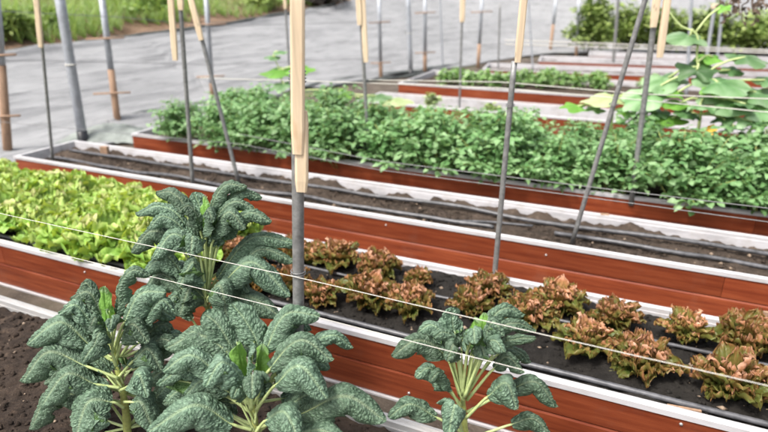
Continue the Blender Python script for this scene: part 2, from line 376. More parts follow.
# ------------------------------------------------------------------ raised beds
def bed(label, y0, y1, x0, x1, soil_z, rz=0.0, pivot=None, soil='soil_brown', fine=False, top=.30, screws=()):
    loc = pivot or Vector((x0, y0, 0)); ox, oy = loc.x, loc.y
    e = empty('raised_bed', (ox, oy, 0), label, 'raised bed', 'red raised garden beds', rz)
    X0, X1, Y0, Y1 = x0 - ox, x1 - ox, y0 - oy, y1 - oy; th = .026; h = (top - .022) / 2
    def board(ya, sign, z0):                                # two boards with a rounded lip, outer face looking towards sign
        o = ya; i = ya - sign * th; b = .004
        return [(i, z0), (o - sign * .004, z0), (o, z0 + .006), (o, z0 + h - .010), (o - sign * .004, z0 + h - .002), (i, z0 + h - .002)]
    for ya, sg in ((Y0, -1), (Y1, 1)):
        for k in range(2):
            m = MB(); prof = board(ya, sg, .012 + k * h)
            if sg > 0: prof = prof[::-1]
            m.prism(prof[::-1], X0, X0 + 1); ln = 3.7; off0 = 1.75 if k else 2.9; cuts = [X0]
            while cuts[-1] < X1: cuts.append(min(X1, (X0 + off0 if len(cuts) == 1 else cuts[-1] + ln)))
            for ca, cb in zip(cuts[:-1], cuts[1:]):
                if cb - ca < .05: continue
                m = MB(); m.prism([(yy + sg * .0012 * (len(cuts) % 2), zz) for yy, zz in prof[::-1]], ca + .001, cb - .0012); m.build('board', M['board'], e, smooth=False)
    for xa, sg in ((X0, -1), (X1, 1)):
        for k in range(2):
            m = MB(); a, b = sorted((xa + sg * .001, xa + sg * .024))
            m.box((a, Y0 + .002, .012 + k * h), (b, Y1 - .002, .010 + (k + 1) * h), .003); m.build('end_board', M['board'], e, smooth=False)
    m = MB(); rw = .034                                     # capping rim with a shallow channel
    for ya, sg in ((Y0 - .006, 1), (Y1 + .006, -1)):
        pr = [(ya, top - .022), (ya, top), (ya + sg * .012, top + .002), (ya + sg * .015, top - .003), (ya + sg * (rw - .010), top - .003), (ya + sg * (rw - .007), top + .002), (ya + sg * rw, top), (ya + sg * rw, top - .022)]
        if sg > 0: pr = pr[::-1]
        m.prism(pr, X0 - .03, X1 + .03)
    for xa, sg in ((X0 - .03, 1), (X1 + .03, -1)):
        a, b = sorted((xa, xa + sg * rw)); m.box((a, Y0 + rw - .005, top - .022), (b, Y1 - rw + .005, top), .002)
    m.build('rim', M['rim_grey' if soil == 'soil_mix' else 'rim'], e, smooth=False)
    m = MB()
    for ya, sg in ((Y0, 1), (Y1, -1)):
        a, b = sorted((ya + sg * (th + .002), ya + sg * (th + .008))); m.box((X0 + .004, a, .02), (X1 - .004, b, top - .021))
    for xa, sg in ((X0, 1), (X1, -1)):
        a, b = sorted((xa + sg * .002, xa + sg * .008)); m.box((a, Y0 + th + .009, .02), (b, Y1 - th - .009, top - .021))
    m.build('liner', M['rim_grey' if soil == 'soil_mix' else 'liner'], e, smooth=False)
    m = MB(); m.box((X0, Y0 - .010, .002), (X1, Y0 + .012, .011)); m.box((X0, Y1 - .012, .002), (X1, Y1 + .010, .011)); m.build('bottom_trim', M['rim'], e, smooth=False)
    for sx, sz in screws:
        m = MB(); m.tube([(sx - ox, Y0 + .001, sz), (sx - ox, Y0 - .004, sz)], [.0065, .0055], 10); m.build('screw', M['screw'], e)
    # soil inside
    sm = MB(); st = .016 if fine else .05
    nx = int((X1 - X0 - .02) / st); ny = max(6, int((Y1 - Y0 - .07) / st)); vs = []; fs = []
    for i in range(nx + 1):
        for j in range(ny + 1):
            x = X0 + .01 + (X1 - X0 - .02) * i / nx; y = Y0 + .036 + (Y1 - Y0 - .072) * j / ny
            q = Vector((x + ox, y + oy, 0))
            z = soil_z + .022 * noise.noise(q * 2.6) + .014 * noise.noise(q * 9) + ((.012 * noise.noise(q * 31) + .008 * noise.noise(q * 70)) if fine else 0)
            if 'bare' in label:
                ed = max(0, 1 - min(y - Y0 - .036, Y1 - .036 - y) / .12); z += ed * (.018 + .045 * noise.noise(q * 7) + .02 * noise.noise(q * 19)) + .018 * noise.noise(q * 4.3)
            vs.append((x, y, min(z, top - .004)))
    for i in range(nx):
        for j in range(ny): a = i * (ny + 1) + j; fs.append((a, a + ny + 1, a + ny + 2, a + 1))
    sm.add(vs, fs)
    if fine:
        for k in range(int((X1 - X0) * 700)):
            x = rnd.uniform(X0 + .03, X1 - .03); y = rnd.uniform(Y0 + .05, Y1 - .05); q = Vector((x + ox, y + oy, 0))
            z = soil_z + .022 * noise.noise(q * 2.6) + .014 * noise.noise(q * 9); r = rnd.choice((.003, .004, .006, .009, .014))
            dirs = [(1, 0, 0), (0, 1, 0), (-1, 0, 0), (0, -1, 0), (0, 0, 1), (0, 0, -1)]
            sm.add([(x + d[0] * r * rnd.uniform(.6, 1.5), y + d[1] * r * rnd.uniform(.6, 1.5), z + .002 + d[2] * r * rnd.uniform(.5, 1)) for d in dirs],
                   [(0, 1, 4), (1, 2, 4), (2, 3, 4), (3, 0, 4), (1, 0, 5), (2, 1, 5), (3, 2, 5), (0, 3, 5)], None, None, 1 if rnd.random() < .07 else 0)
    so_ = sm.build('soil', [M[soil], M['chip']], None); so_.location = (ox, oy, 0); so_.rotation_euler = (0, 0, rz); tag(so_, kind='structure')
    return e
def face_pts(pxs, Y): return [(at_y(x, y, Y).x, at_y(x, y, Y).z) for x, y in pxs]

bed('nearest raised bed holding the four dark kale plants', .80, 1.435, -4.6, 2.4, .270, soil='soil_mix', fine=True)
bed('red raised bed of green and red lettuces with a black hose', 1.85, 2.60, -5.0, 3.2, .272, soil='soil_dark', fine=True,
    screws=face_pts([(85, 272), (409, 393), (681, 424), (520, 390), (230, 318)], 1.85))
bed('red raised bed of bare brown soil with drip hoses', 3.11, 3.725, -4.9, 4.0, .228, fine=True, screws=face_pts([(386, 225), (546, 255), (205, 196)], 3.11))
bed('red raised bed overflowing with leafy green bushes', 4.16, 5.22, -4.62, 4.5, .235, screws=face_pts([(624, 197), (300, 160)], 4.16))
D1 = bed('far red bed just behind the leafy green bushes', 6.75, 7.50, -3.35, 6, .06)
bed('far red bed with a row of pale green seedlings', 8.40, 10.1, -3.45, 7, .215)
pe = at_z(484, 69, .30); bed('distant empty red bed beyond the seedlings', pe.y, pe.y + 1.0, pe.x, pe.x + 9, .21, R(8), Vector((pe.x, pe.y, 0)))
pf = at_z(540, 60.5, .30); bed('distant red bed in front of the background shrubs', pf.y, pf.y + 1.0, pf.x, pf.x + 9, .21, R(7), Vector((pf.x, pf.y, 0)))
pg = at_z(590, 55, .30); bed('most distant red bed under the shrubs', pg.y, pg.y + .9, pg.x, pg.x + 9, .21, R(4), Vector((pg.x, pg.y, 0)))

# ------------------------------------------------------------------ hoses, strings
def wobble_line(x0, x1, y, z, amp, n, seed, dz=.008):
    return [Vector((x0 + (x1 - x0) * i / (n - 1), y + amp * noise.noise(Vector((i * .45, seed, 0))), z + dz * noise.noise(Vector((i * .5, seed, 7))))) for i in range(n)]
def hose(pts, r, label, mat='pipe', n=60):
    m = MB(); m.tube(spline(pts, n), r, 8); return tag(m.build('drip_hose', M[mat]), label, 'hose', 'drip irrigation hoses')
hose(wobble_line(-4.9, 3.1, 1.925, .290, .010, 26, 1.0), .0115, 'black drip hose along the front of the lettuce bed', n=160)
hose(wobble_line(-4.9, 3.1, 2.30, .290, .02, 26, 2.0), .0085, 'black drip hose half hidden between the two lettuce rows', n=160)
hose(wobble_line(-4.8, 3.9, 3.56, .258, .05, 26, 3.0, .02), .0135, 'rear of the two hoses on the bare brown soil', n=160)
hose(wobble_line(-4.8, -.75, 3.33, .250, .04, 20, 4.0, .02) + [Vector((-.72, 3.33, .25))], .013, 'front hose on bare soil, ending left of the thin pole', n=120)
hose(wobble_line(-.35, 3.9, 3.40, .250, .05, 20, 5.0, .02), .013, 'front hose on bare soil at the right, beyond the slanted pole', n=120)
hose([(at_z(-60, 338, .24)), at_z(0, 350, .245), at_z(28, 362, .245), at_z(80, 385, .24), at_z(150, 400, .235), at_z(300, 470, .235)], .008, 'black hose on the dark soil left of the front kale', n=40)
hose([at_z(455, 221, .245), at_z(490, 222, .245), at_z(533, 226, .245)], .008, 'short loose grey hose piece on the bare soil', 'pipe', 16)

def string(pts, r, label, mat='string', sag=0.0, n=40, name='string'):
    P = []
    for a, b in zip(pts[:-1], pts[1:]):
        a, b = Vector(a), Vector(b)
        for i in range(n):
            t = i / n; q = a.lerp(b, t); q.z -= sag * 4 * t * (1 - t); q.z += .0015 * noise.noise(Vector((q.x * 14, 1, 0))); P.append(q)
    P.append(Vector(pts[-1])); m = MB(); m.tube(P, r, 6); return tag(m.build(name, M[mat]), label, 'string' if mat == 'string' else 'wire')
PY = 1.16                                                    # the front row of stakes
pc = at_y(298, 273, PY); pc2 = at_y(300, 308, PY)
string([(-4.5, PY - .022, pc.z + .01), (pc.x, PY - .022, pc.z), (3.0, PY - .022, pc.z + .0)], .0010, 'upper white string tied across the tall wood and steel stake', sag=.012)
string([(-4.5, PY - .022, pc2.z + .01), (pc2.x, PY - .022, pc2.z), (3.0, PY - .022, pc2.z)], .0010, 'lower white string passing in front of the kale stems', sag=.008)

# ------------------------------------------------------------------ stakes
def along(a, b, t): return a + (b - a) * t
def stake(label, base, top, r, woods, ties=(), steel_to=1.0, wood_w=.02, mat='steel', steel_from=0.0, cat='stake', group='wood and steel garden stakes'):
    base, top = Vector(base), Vector(top); e = empty('garden_stake', base, label, cat, group)
    m = MB(); n = 14; m.tube([along(base, top, steel_from + (steel_to - steel_from) * i / (n - 1)) for i in range(n)], r, 12); m.build('steel_tube', M[mat], e, off=base)
    ax = (top - base).normalized()
    for off, t0, t1 in woods:
        m = MB(); a = along(base, top, t0) + CR * off[0] - CH * off[1]; b = along(base, top, t1) + CR * off[0] - CH * off[1]
        N = CH - ax * CH.dot(ax); N.normalize(); B = ax.cross(N); hw = wood_w; hd = wood_w * .6; vs = []
        ns = 8
        for i in range(ns):
            p = along(a, b, i / (ns - 1)); k = .8 if i in (0, ns - 1) else 1
            for u, v in ((-1, -.7), (-.7, -1), (.7, -1), (1, -.7), (1, .7), (.7, 1), (-.7, 1), (-1, .7)): vs.append(p + B * u * hw * k + N * v * hd * k)
        fs = [(i * 8 + k, i * 8 + (k + 1) % 8, (i + 1) * 8 + (k + 1) % 8, (i + 1) * 8 + k) for i in range(ns - 1) for k in range(8)] + [tuple(range(8))[::-1], tuple((ns - 1) * 8 + k for k in range(8))]
        m.add(vs, fs); m.build('wood_stake', M['wood'], e, smooth=False, off=base)
    for t in ties:
        m = MB(); p = along(base, top, t); rr = max(r, wood_w) + .004
        for dz in (-.004, .004): m.tube([p + ax * dz + (CR * math.cos(k) + CH * math.sin(k)) * rr for k in [i * .42 for i in range(16)]], .0014, 5)
        m.build('wire_tie', M['wire'], e, off=base)
    return e
def frac(b, t, y):
    lo, hi = 0.0, 1.6
    for _ in range(40):
        m_ = (lo + hi) / 2; v = b + (t - b) * m_ - CAM
        if 216 - FPX * v.dot(CU) / v.dot(CF) > y: lo = m_
        else: hi = m_
    return lo
# tall front stake: wood over steel
b0 = at_y(299, 432, PY); tp = at_y(297, -28, PY)
L0 = 448
stake('tall front stake of pale wood over steel between the kales', b0, tp, .0155, [((.003, .016), frac(b0, tp, 152), 1.0), ((.011, .010), frac(b0, tp, 190), frac(b0, tp, 110))],
      ties=[frac(b0, tp, 73), frac(b0, tp, 80), frac(b0, tp, 272)], steel_to=frac(b0, tp, 100), wood_w=.0158)
def px_stake(label, bp, bz, tpx, r, woods, dY=0.0, ext=.14, **kw):
    b = at_z(bp[0], bp[1], bz); t = at_y(tpx[0], tpx[1], b.y + dY); t = b + (t - b) * (1 + ext); return stake(label, b, t, r, [(o, frac(b, t, a), 1.0) for o, a, c in woods], **kw)
px_stake('slim stake with pale wooden top rising from the red lettuces', (493, 292), .26, (520, 0), .0125, [((.012, .012), 62, 1)], ties=(.6,), wood_w=.015, steel_to=.72)
px_stake('dark bare steel stake leaning steeply to the right', (572, 243), .235, (645, 0), .0135, [], ties=(.54,))
px_stake('steel stake with long wooden top beside the leaning one', (631, 205), .24, (657, 0), .018, [((.05, .03), 57, 1), ((-.015, .03), 27, 1)], wood_w=.022, ties=(.43,))
px_stake('stake with two pale wooden tops left of the leafy bushes', (193, 188), .24, (180, 0), .015, [((-.055, .02), 60, 1), ((.01, .02), 10, 1)], wood_w=.02, steel_to=.97)
px_stake('leaning stake with wooden top over the left bush', (239, 184), .235, (192, 0), .0155, [((.0, .02), 40, 1)], wood_w=.02)
px_stake('thin dark stake with wooden top at the far left', (53, 163), .24, (38, 0), .0125, [((-.0, .02), 47, 1)], wood_w=.02)
px_stake('stake with pale wooden top standing in the middle bushes', (369, 160), .25, (360, 0), .015, [((.022, .02), 62, 1), ((-.012, .03), 25, 1)], wood_w=.022)
px_stake('faint thin stake directly left of the tall front stake', (292, 112), .0, (285, 0), .015, [((0, .02), 9, 1)], wood_w=.02)
px_stake('short dark stake in the far bed behind the bushes', (459, 118), .15, (462, 18), .016, [((0, .02), 1.0, 1.0)], ext=0, wood_w=.012) if False else stake('short dark stake in the far bed behind the bushes', at_z(459, 120, .1), at_y(462, 20, at_z(459, 120, .1).y), .014, [((0, .02), .98, 1.25)], wood_w=.03)
for lab, bp, tpx, r, bz in [
        ('thin dark stake at the left end of the distant empty bed', (498, 75), (500, 4), .016, .2),
        ('thin grey stake left of the yellowish shrub', (533, 72), (528, -8), .016, .2),
        ('thin stake right in front of the yellowish shrub', (613, 66), (619, -8), .03, .2),
        ('grey stake rising among the squash leaves', (686, 98), (692, -8), .022, .2),
        ('grey stake with pale tip right of the squash leaves', (704, 75), (715, 4), .03, .2),
        ('rightmost grey stake in front of the hedge', (717, 62), (724, -8), .03, .2),
        ('pale thin stake on the grey bank', (443, 70), (440, -6), .018, 0)]:
    b = at_z(*bp, bz); stake(lab, b, at_y(*tpx, b.y), r, [((0, .0), .93, 1.0)] if 'pale tip' in lab else [], mat='galv' if 'grey' in lab or 'pale' in lab else 'steel', wood_w=.05, group='thin stakes of the far beds')

def stub(label, p, h, wx, lean=0.0):
    m = MB(); m.box((-wx, -wx * .6, -.05), (wx, wx * .6, h), .003); o = m.build('wood_stub', M['wood_old'], None, smooth=False, loc=p); o.rotation_euler = (0, lean, .3); return tag(o, label, 'wood stub')
stub('square wood stub in the back corner of the bare bed', at_z(106, 157, .22), .10, .035)
stub('small brown wood stub at the bare bed\'s back edge', at_z(603, 226, .22), .085, .026)
stub('little wood stub behind the rightmost red lettuces', at_z(762, 326, .27), .075, .011)

# ------------------------------------------------------------------ posts along the bank
def bank_post(label, bp, tpx, r, cross=(), split=.35, zb=0.0, ext=.1):
    b = at_z(*bp, zb); t = at_y(*tpx, b.y); t = b + (t - b) * (1 + ext); e = empty('fence_post', b, label, 'post', 'posts at the foot of the bank')
    m = MB(); m.tube([along(b, t, x) for x in (-.06, .15, split)], [r * 1.15, r * 1.12, r * 1.1], 8); m.build('wooden_base', M['wood_old'], e, off=b)
    m = MB(); m.tube([along(b, t, x) for x in (split - .02, .7, 1)], [r, r, r], 10); m.build('steel_sleeve', M['galv'], e, off=b)
    for c, ln in cross:
        p = along(b, t, c) - CH * (r * 1.15 + .012); m = MB(); m.tube([p - CR * ln, p + CR * ln + Vector((0, 0, .02))], [.012, .012], 7); m.build('crossbar', M['wood_old'], e, off=b)
    return e
bank_post('brown wooden post cut off by the left edge', (8, 152), (-4, 0), 0.042, [(.235, .20), (.60, .20)], .55)
bank_post('slim post with crossbars beside the thick grey post', (118, 124), (102, 0), 0.039, [(.24, .24), (.64, .24)], .42)
bank_post('slim post behind the leaning wooden topped stake', (213, 100), (206, -2), 0.037, [(.22, .22), (.68, .3)], .16)
bank_post('slim post behind the middle bush stake', (381, 80), (379, 0), 0.034, [(.20, .2), (.66, .2)], .2)
bank_post('slim post right of the thick far post', (425, 72), (425, 0), 0.037, [(.25, .22), (.75, .22)], .24)
bank_post('slim post with orange base and one crossbar', (478, 68), (482, 0), 0.037, [(.75, .24)], .33)
bank_post('tilted slim post at the right end of the bank', (550, 53), (556, 0), 0.041, [], .5)
bank_post('last slim post beside the yellowish shrub', (576, 58), (579, 0), 0.037, [], .2)
def big_post(label, bp, tpx, r):
    b = at_z(*bp, 0); t = at_y(*tpx, b.y); t = b + (t - b) * 1.25; e = empty('steel_post', b, label, 'post', 'thick galvanised posts')
    m = MB(); m.tube([along(b, t, x) for x in (0, .3, .7, 1)], [r] * 4, 16); m.build('tube', M['galv'], e, off=b)
    m = MB(); m.tube([along(b, t, x) for x in (-.05, .08)], [r * 1.12] * 2, 16); m.build('black_sleeve', M['black'], e, off=b)
    m = MB(); p = along(b, t, .46); ax = (t - b).normalized(); m.tube([p + (CR * math.cos(k * .42) + CH * math.sin(k * .42)) * r * 1.05 for k in range(16)], .008, 5); m.build('wire_tie', M['string'], e, off=b)
big_post('thick grey galvanised post at the left', (84, 144), (60, 0), .052)
big_post('thick grey galvanised post further back near the centre', (411, 76), (408, 0), .045)
def px_wire(label, pts, r=.004, mat='wire'): string([at_y(x, y, Y) for x, y, Y in pts], r, label, mat, n=12, name='wire')
px_wire('thin wire high between the left posts', [(-20, 10, 3.9), (118, 17, 5.5), (214, 26, 7.3), (381, 22, 10.4)])
px_wire('thin wire at mid height between the left posts', [(-20, 60, 3.9), (110, 62, 5.5), (213, 65, 7.3), (381, 58, 10.4)])
px_wire('wire stretched low in front of the leafy bushes', [(-40, 118, 3.35), (239, 144, 3.38), (380, 170, 3.3), (585, 197, 3.25), (900, 240, 3.2)], .0022)
px_wire('wire stretched above the front rim of the bush bed', [(239, 134, 3.38), (380, 161, 3.3), (590, 187, 3.25), (900, 224, 3.2)], .0022)
px_wire('white string over the far beds at the height of seedlings', [(200, 78, 4.4), (369, 83, 4.45), (500, 88, 4.45), (640, 100, 4.45), (900, 125, 4.4)], .0035, 'string')
px_wire('second white string among the squash leaves', [(369, 80, 4.5), (500, 82, 4.5), (640, 94, 4.5), (900, 104, 4.45)], .0035, 'string')
px_wire('pale wire in front of the hedge', [(505, 40, 12), (690, 47, 12), (900, 56, 12)], .010, 'string')
px_wire('second pale wire in front of the hedge', [(505, 44, 12), (690, 50, 12), (900, 58, 12)], .010, 'string')

# ------------------------------------------------------------------ kale
def kale_leaf(parent, org, D, axis0, pts, wpx, dep, ssm=.35, curl=1.85, young=False, roll=None, seed=0, petr=1.0):
    """pts: the leaf's spine as it goes up, over and down; pts[0] is where the stalk leaves the stem, pts[1] where the blade begins"""
    a_, b_ = pts[-2], pts[-1]; n = len(pts); W3 = []
    if b_[1] > a_[1] + 6: pts = list(pts[:-1]) + [(a_[0] + (b_[0] - a_[0]) * .9, a_[1] + (b_[1] - a_[1]) * .78)]
    for i, (x, y) in enumerate(pts):
        f = i / (n - 1); W3.append(at_d(x, y, D - (dep[0] + (dep[1] - dep[0]) * f ** 1.2)))
    depth = (W3[1] - CAM).dot(CF); W = wpx * depth / FPX
    dense = spline(W3, 140)
    cum = [0.0]
    for a, b in zip(dense[:-1], dense[1:]): cum.append(cum[-1] + (b - a).length)
    k0 = int(139 / (n - 1)); s0 = cum[k0]; tot = cum[-1]; Lb = tot - s0
    def at_s(s):
        lo = 0
        for i in range(139):
            if cum[i + 1] >= s: lo = i; break
        else: lo = 138
        u = (s - cum[lo]) / max(1e-6, cum[lo + 1] - cum[lo]); return dense[lo].lerp(dense[lo + 1], min(1, u)), (dense[min(139, lo + 2)] - dense[max(0, lo - 1)]).normalized()
    O = W3[-1] - W3[0]; O.z = 0
    if O.length < .012: O = -CH.copy()
    O.normalize(); S = O.cross(Vector((0, 0, 1)))
    nu = 41; ns = max(24, int(Lb / .0023)); mb = MB(); vs = []; uv = []; uv2 = []; fs = []; ribp = []
    Hw = W * (.5 + .16 * (curl / 1.2)); rs = random.Random(seed); p1 = rs.uniform(0, 9)
    for i in range(ns):
        t = i / (ns - 1); P, T = at_s(s0 + Lb * t)
        S2 = S - T * S.dot(T)
        if S2.length < .15: S2 = CR - T * CR.dot(T)
        S2.normalize(); N = S2.cross(T)
        tl = roll
        if tl is None:                                     # the blade turns a little to the open side, towards the light in front
            c = N.dot(-CF); tl = 0.0
            want = S2.dot(-CF); tl = math.atan2(want, max(.25, c)) * .55
        q = Matrix.Rotation(tl, 3, T); Na = (N * math.cos(tl) + S2 * math.sin(tl)).normalized(); Sa = T.cross(Na) * -1
        Sa = (S2 * math.cos(tl) - N * math.sin(tl)).normalized()
        if t < .26: wf = .32 + .68 * math.sin(t / .26 * math.pi / 2)
        else: wf = (max(0.0, 1 - ((t - .26) / .74) ** 3.4)) ** .5
        wf = max(wf, .05); h = Hw * wf * (1 + .07 * math.sin(t * 17 + p1)); cc = curl * (.55 + .45 * min(1, t / .3)) 
        for j in range(nu):
            u = j / (nu - 1) * 2 - 1; au = abs(u); a = cc * au
            x = h / cc * math.sin(a) * (1 if u > 0 else -1); yy = -h / cc * (1 - math.cos(a))
            fx, fy = u * h, s0 + Lb * t
            skew = fy - au * h * .7
            v = noise.voronoi(Vector((fx / .0125 + p1, skew / .0105, p1 * 3)))[0]; puff = min(1, (v[1] - v[0]) * 1.7) ** .6
            amp = .0064 * min(1, au * 5) * (.35 if young else 1)
            big = noise.noise(Vector((fx / .034 + p1, fy / .034, 2))) * .0055 * min(1, au * 3)
            fr = au ** 3 * .007 * math.sin(fy / .0095 + u * 3 + p1 + 2 * noise.noise(Vector((fy / .03, u * 3, p1))))
            z = yy + amp * puff + big + fr - .0028 * math.exp(-(u / .07) ** 2)
            vs.append(P + Sa * x + Na * z); uv.append((j / (nu - 1), t)); uv2.append((fx + p1, skew, puff))
        ribp.append(P + Na * -.0058)
    for i in range(ns - 1):
        for j in range(nu - 1):
            a = i * nu + j; fs.append((a, a + 1, a + nu + 1, a + nu))
    mb.add(vs, fs, uv, uv2)
    # outward side up
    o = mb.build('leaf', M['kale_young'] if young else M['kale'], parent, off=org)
    rb = MB(); st = [at_s(s0 * k / 9)[0] for k in range(9)]; R0 = .0042 * petr * min(1.2, .6 + W / .08)
    pp = st + ribp[3::4]; nn = len(pp); rb.tube(pp, [R0 * (1 - .78 * k / (nn - 1)) for k in range(nn)], 7)
    rb.build('midrib', M['rib'], o, off=org)
    return o
def kale(label, D, base_px, base_z, stem_px, stem_r, leaves, extra=(0, 0, 0)):
    b = at_d(base_px[0], base_px[1], D); b.z = base_z
    WK = 1.1 if 'right kale' in label else .98
    e = empty('kale_plant', b, label, 'kale plant', 'dark blistered kale plants')
    P = [b - Vector((0, 0, .03))] + [at_d(x, y, D) for x, y in stem_px]; m = MB(); sp = spline(P, 24)
    m.tube(sp, [stem_r * (1 - .55 * i / 23) * (1 + .10 * math.sin(i * 2.3)) for i in range(24)], 12); m.build('stem', M['stem'], e, off=b)
    rx = random.Random(int(D * 1000)); leaves = list(leaves)
    for k in range(extra[0]):                               # leaves at the back and low down that fill the clump
        sx, sy = stem_px[min(len(stem_px) - 1, k % 3)]; sg = -1 if k % 2 else 1; rr = extra[1] * rx.uniform(.7, 1.1); el = rx.uniform(-.35, .75)
        ax_, ay_ = sg * math.cos(el) * rr, -math.sin(el) * rr; sy = sy - 12
        leaves.append(([(sx, sy), (sx + ax_ * .35, sy + ay_ * .5 - 4), (sx + ax_ * .72, sy + ay_ * .95 - 9), (sx + ax_, sy + ay_ * 1.0 + 10)], extra[2] * rx.uniform(.75, 1.1), (rx.uniform(-.04, .0), rx.uniform(-.15, .02))))
    for k, L in enumerate(leaves):
        pts, wpx, dep = L[:3]; kw = L[3] if len(L) > 3 else {}
        kale_leaf(e, b, D, None, pts, wpx * WK, dep, seed=k * 7 + int(D * 100), **kw)
    return e
DZ = lambda x, y, Y: at_y(x, y, Y).dot(CH)                   # distance straight ahead of a point on the row
Y_ = dict(young=True, curl=.7)
# right plant
D4 = DZ(465, 400, 1.29)
kale('right kale plant with a tall fan of thin stalks', D4, (465, 462), .20, [(465, 440), (463, 405), (463, 388)], .0125, [
    ([(463, 390), (457, 345), (453, 326), (452, 307)], 25, (-.01, -.06), dict(curl=.7, roll=0.0)),
    ([(461, 392), (446, 342), (432, 325), (416, 334)], 17, (0, -.01)),
    ([(462, 392), (456, 343), (444, 332), (433, 338)], 13, (.02, .05)),
    ([(460, 396), (446, 356), (418, 340), (389, 361)], 24, (0, .03)),
    ([(462, 395), (468, 345), (473, 328), (475, 349)], 23, (.02, .10)),
    ([(464, 395), (484, 340), (493, 322), (505, 340)], 19, (.01, .04)),
    ([(465, 394), (488, 326), (506, 308), (525, 318)], 17, (-.01, -.05)),
    ([(465, 395), (496, 334), (516, 323), (537, 333)], 16, (0, -.02)),
    ([(466, 396), (498, 348), (516, 339), (536, 338)], 12, (0, .03)),
    ([(464, 398), (484, 350), (494, 340), (506, 356)], 19, (.03, .09)),
    ([(467, 400), (494, 368), (508, 357), (525, 378)], 17, (.01, .05)),
    ([(461, 405), (447, 388), (430, 368), (413, 380)], 18, (.01, .04)),
    ([(462, 412), (451, 390), (440, 372), (428, 385)], 13, (.03, .08)),
    ([(466, 418), (488, 396), (506, 383), (518, 417)], 28, (.02, .09)),
    ([(467, 412), (508, 391), (536, 382), (558, 414)], 20, (0, .02)),
    ([(462, 432), (436, 417), (410, 404), (386, 421)], 22, (.02, .05)),
    ([(463, 436), (458, 415), (455, 404), (447, 446)], 27, (.03, .12)),
    ([(467, 440), (512, 424), (534, 419), (552, 440)], 18, (0, .04)),
    ([(464, 396), (459, 358), (454, 344), (446, 366)], 21, (.02, .07)),
    ([(465, 396), (474, 354), (480, 344), (487, 366)], 21, (.02, .07)),
    ([(463, 390), (480, 338), (482, 326), (484, 313)], 9, (-.01, -.03), Y_),
    ([(463, 390), (470, 340), (476, 326), (474, 318)], 9, (.0, .0), Y_),
    ([(462, 391), (440, 345), (425, 338), (410, 349)], 15, (-.03, -.06)),
    ([(464, 392), (478, 338), (487, 322), (500, 325)], 14, (-.03, -.07)),
    ([(464, 394), (500, 352), (520, 352), (530, 366)], 14, (-.04, -.08)),
] + [([(463, 402 + k % 3 * 3), (446 + 5.2 * k, 352 - (k % 2) * 6), (446 + 5.6 * k, 338), (444 + 6 * k, 330)], 9, (.02 - .01 * (k % 3), 0), dict(curl=1.0)) for k in range(7)])
# centre front plant
D2 = DZ(256, 420, 1.03)
kale('largest kale plant, front centre, with broad puckered leaves', D2, (257, 470), .20, [(257, 445), (254, 415), (251, 392)], .014, [
    ([(252, 398), (258, 350), (246, 322), (231, 303)], 27, (-.02, -.07), dict(curl=.9)),
    ([(251, 400), (233, 352), (218, 325), (203, 313)], 29, (-.01, -.05), dict(curl=.9)),
    ([(250, 402), (236, 362), (200, 335), (162, 352)], 32, (0, -.03)),
    ([(250, 405), (218, 374), (190, 355), (160, 376)], 30, (.02, .04)),
    ([(250, 412), (226, 396), (195, 384), (163, 379)], 22, (.0, -.03), dict(roll=2.4, curl=.6)),
    ([(251, 410), (243, 380), (222, 362), (203, 394)], 31, (.04, .12)),
    ([(252, 408), (251, 385), (252, 374), (252, 406)], 28, (.05, .15)),
    ([(252, 430), (232, 424), (195, 405), (142, 440)], 40, (.05, .13)),
    ([(251, 400), (244, 380), (241, 362), (238, 342)], 17, (0, .0), dict(young=True, curl=.8)),
    ([(252, 400), (258, 378), (260, 362), (262, 345)], 18, (.01, .0), dict(young=True, curl=.8)),
    ([(252, 400), (249, 375), (250, 355), (252, 341)], 16, (.02, .03), dict(curl=.9)),
    ([(254, 400), (266, 350), (286, 314), (320, 316)], 30, (-.01, -.04)),
    ([(255, 403), (270, 368), (300, 340), (336, 366)], 30, (.02, .03)),
    ([(256, 400), (300, 352), (332, 335), (355, 352)], 19, (-.02, -.05)),
    ([(256, 410), (276, 384), (300, 366), (330, 408)], 38, (.03, .09)),
    ([(257, 428), (300, 414), (345, 396), (390, 428)], 40, (.02, .06)),
    ([(256, 432), (266, 420), (284, 412), (300, 446)], 34, (.06, .16)),
    ([(252, 425), (222, 410), (195, 396), (160, 405)], 24, (-.03, -.06)),
    ([(257, 440), (290, 436), (320, 430), (350, 446)], 30, (.04, .1)),
    ([(252, 402), (232, 360), (210, 345), (182, 345)], 24, (-.04, -.09)),
    ([(254, 402), (276, 372), (290, 360), (312, 378)], 26, (-.01, .0)),
    ([(254, 404), (244, 395), (238, 388), (232, 402)], 18, (.05, .12)),
] + [([(255, 432 - k % 3 * 8), (238 + 5 * k, 398), (236 + 6 * k, 384), (232 + 7 * k, 376)], 9, (.03 - .012 * (k % 4), 0), dict(curl=1.0)) for k in range(6)], extra=(20, 92, 26))
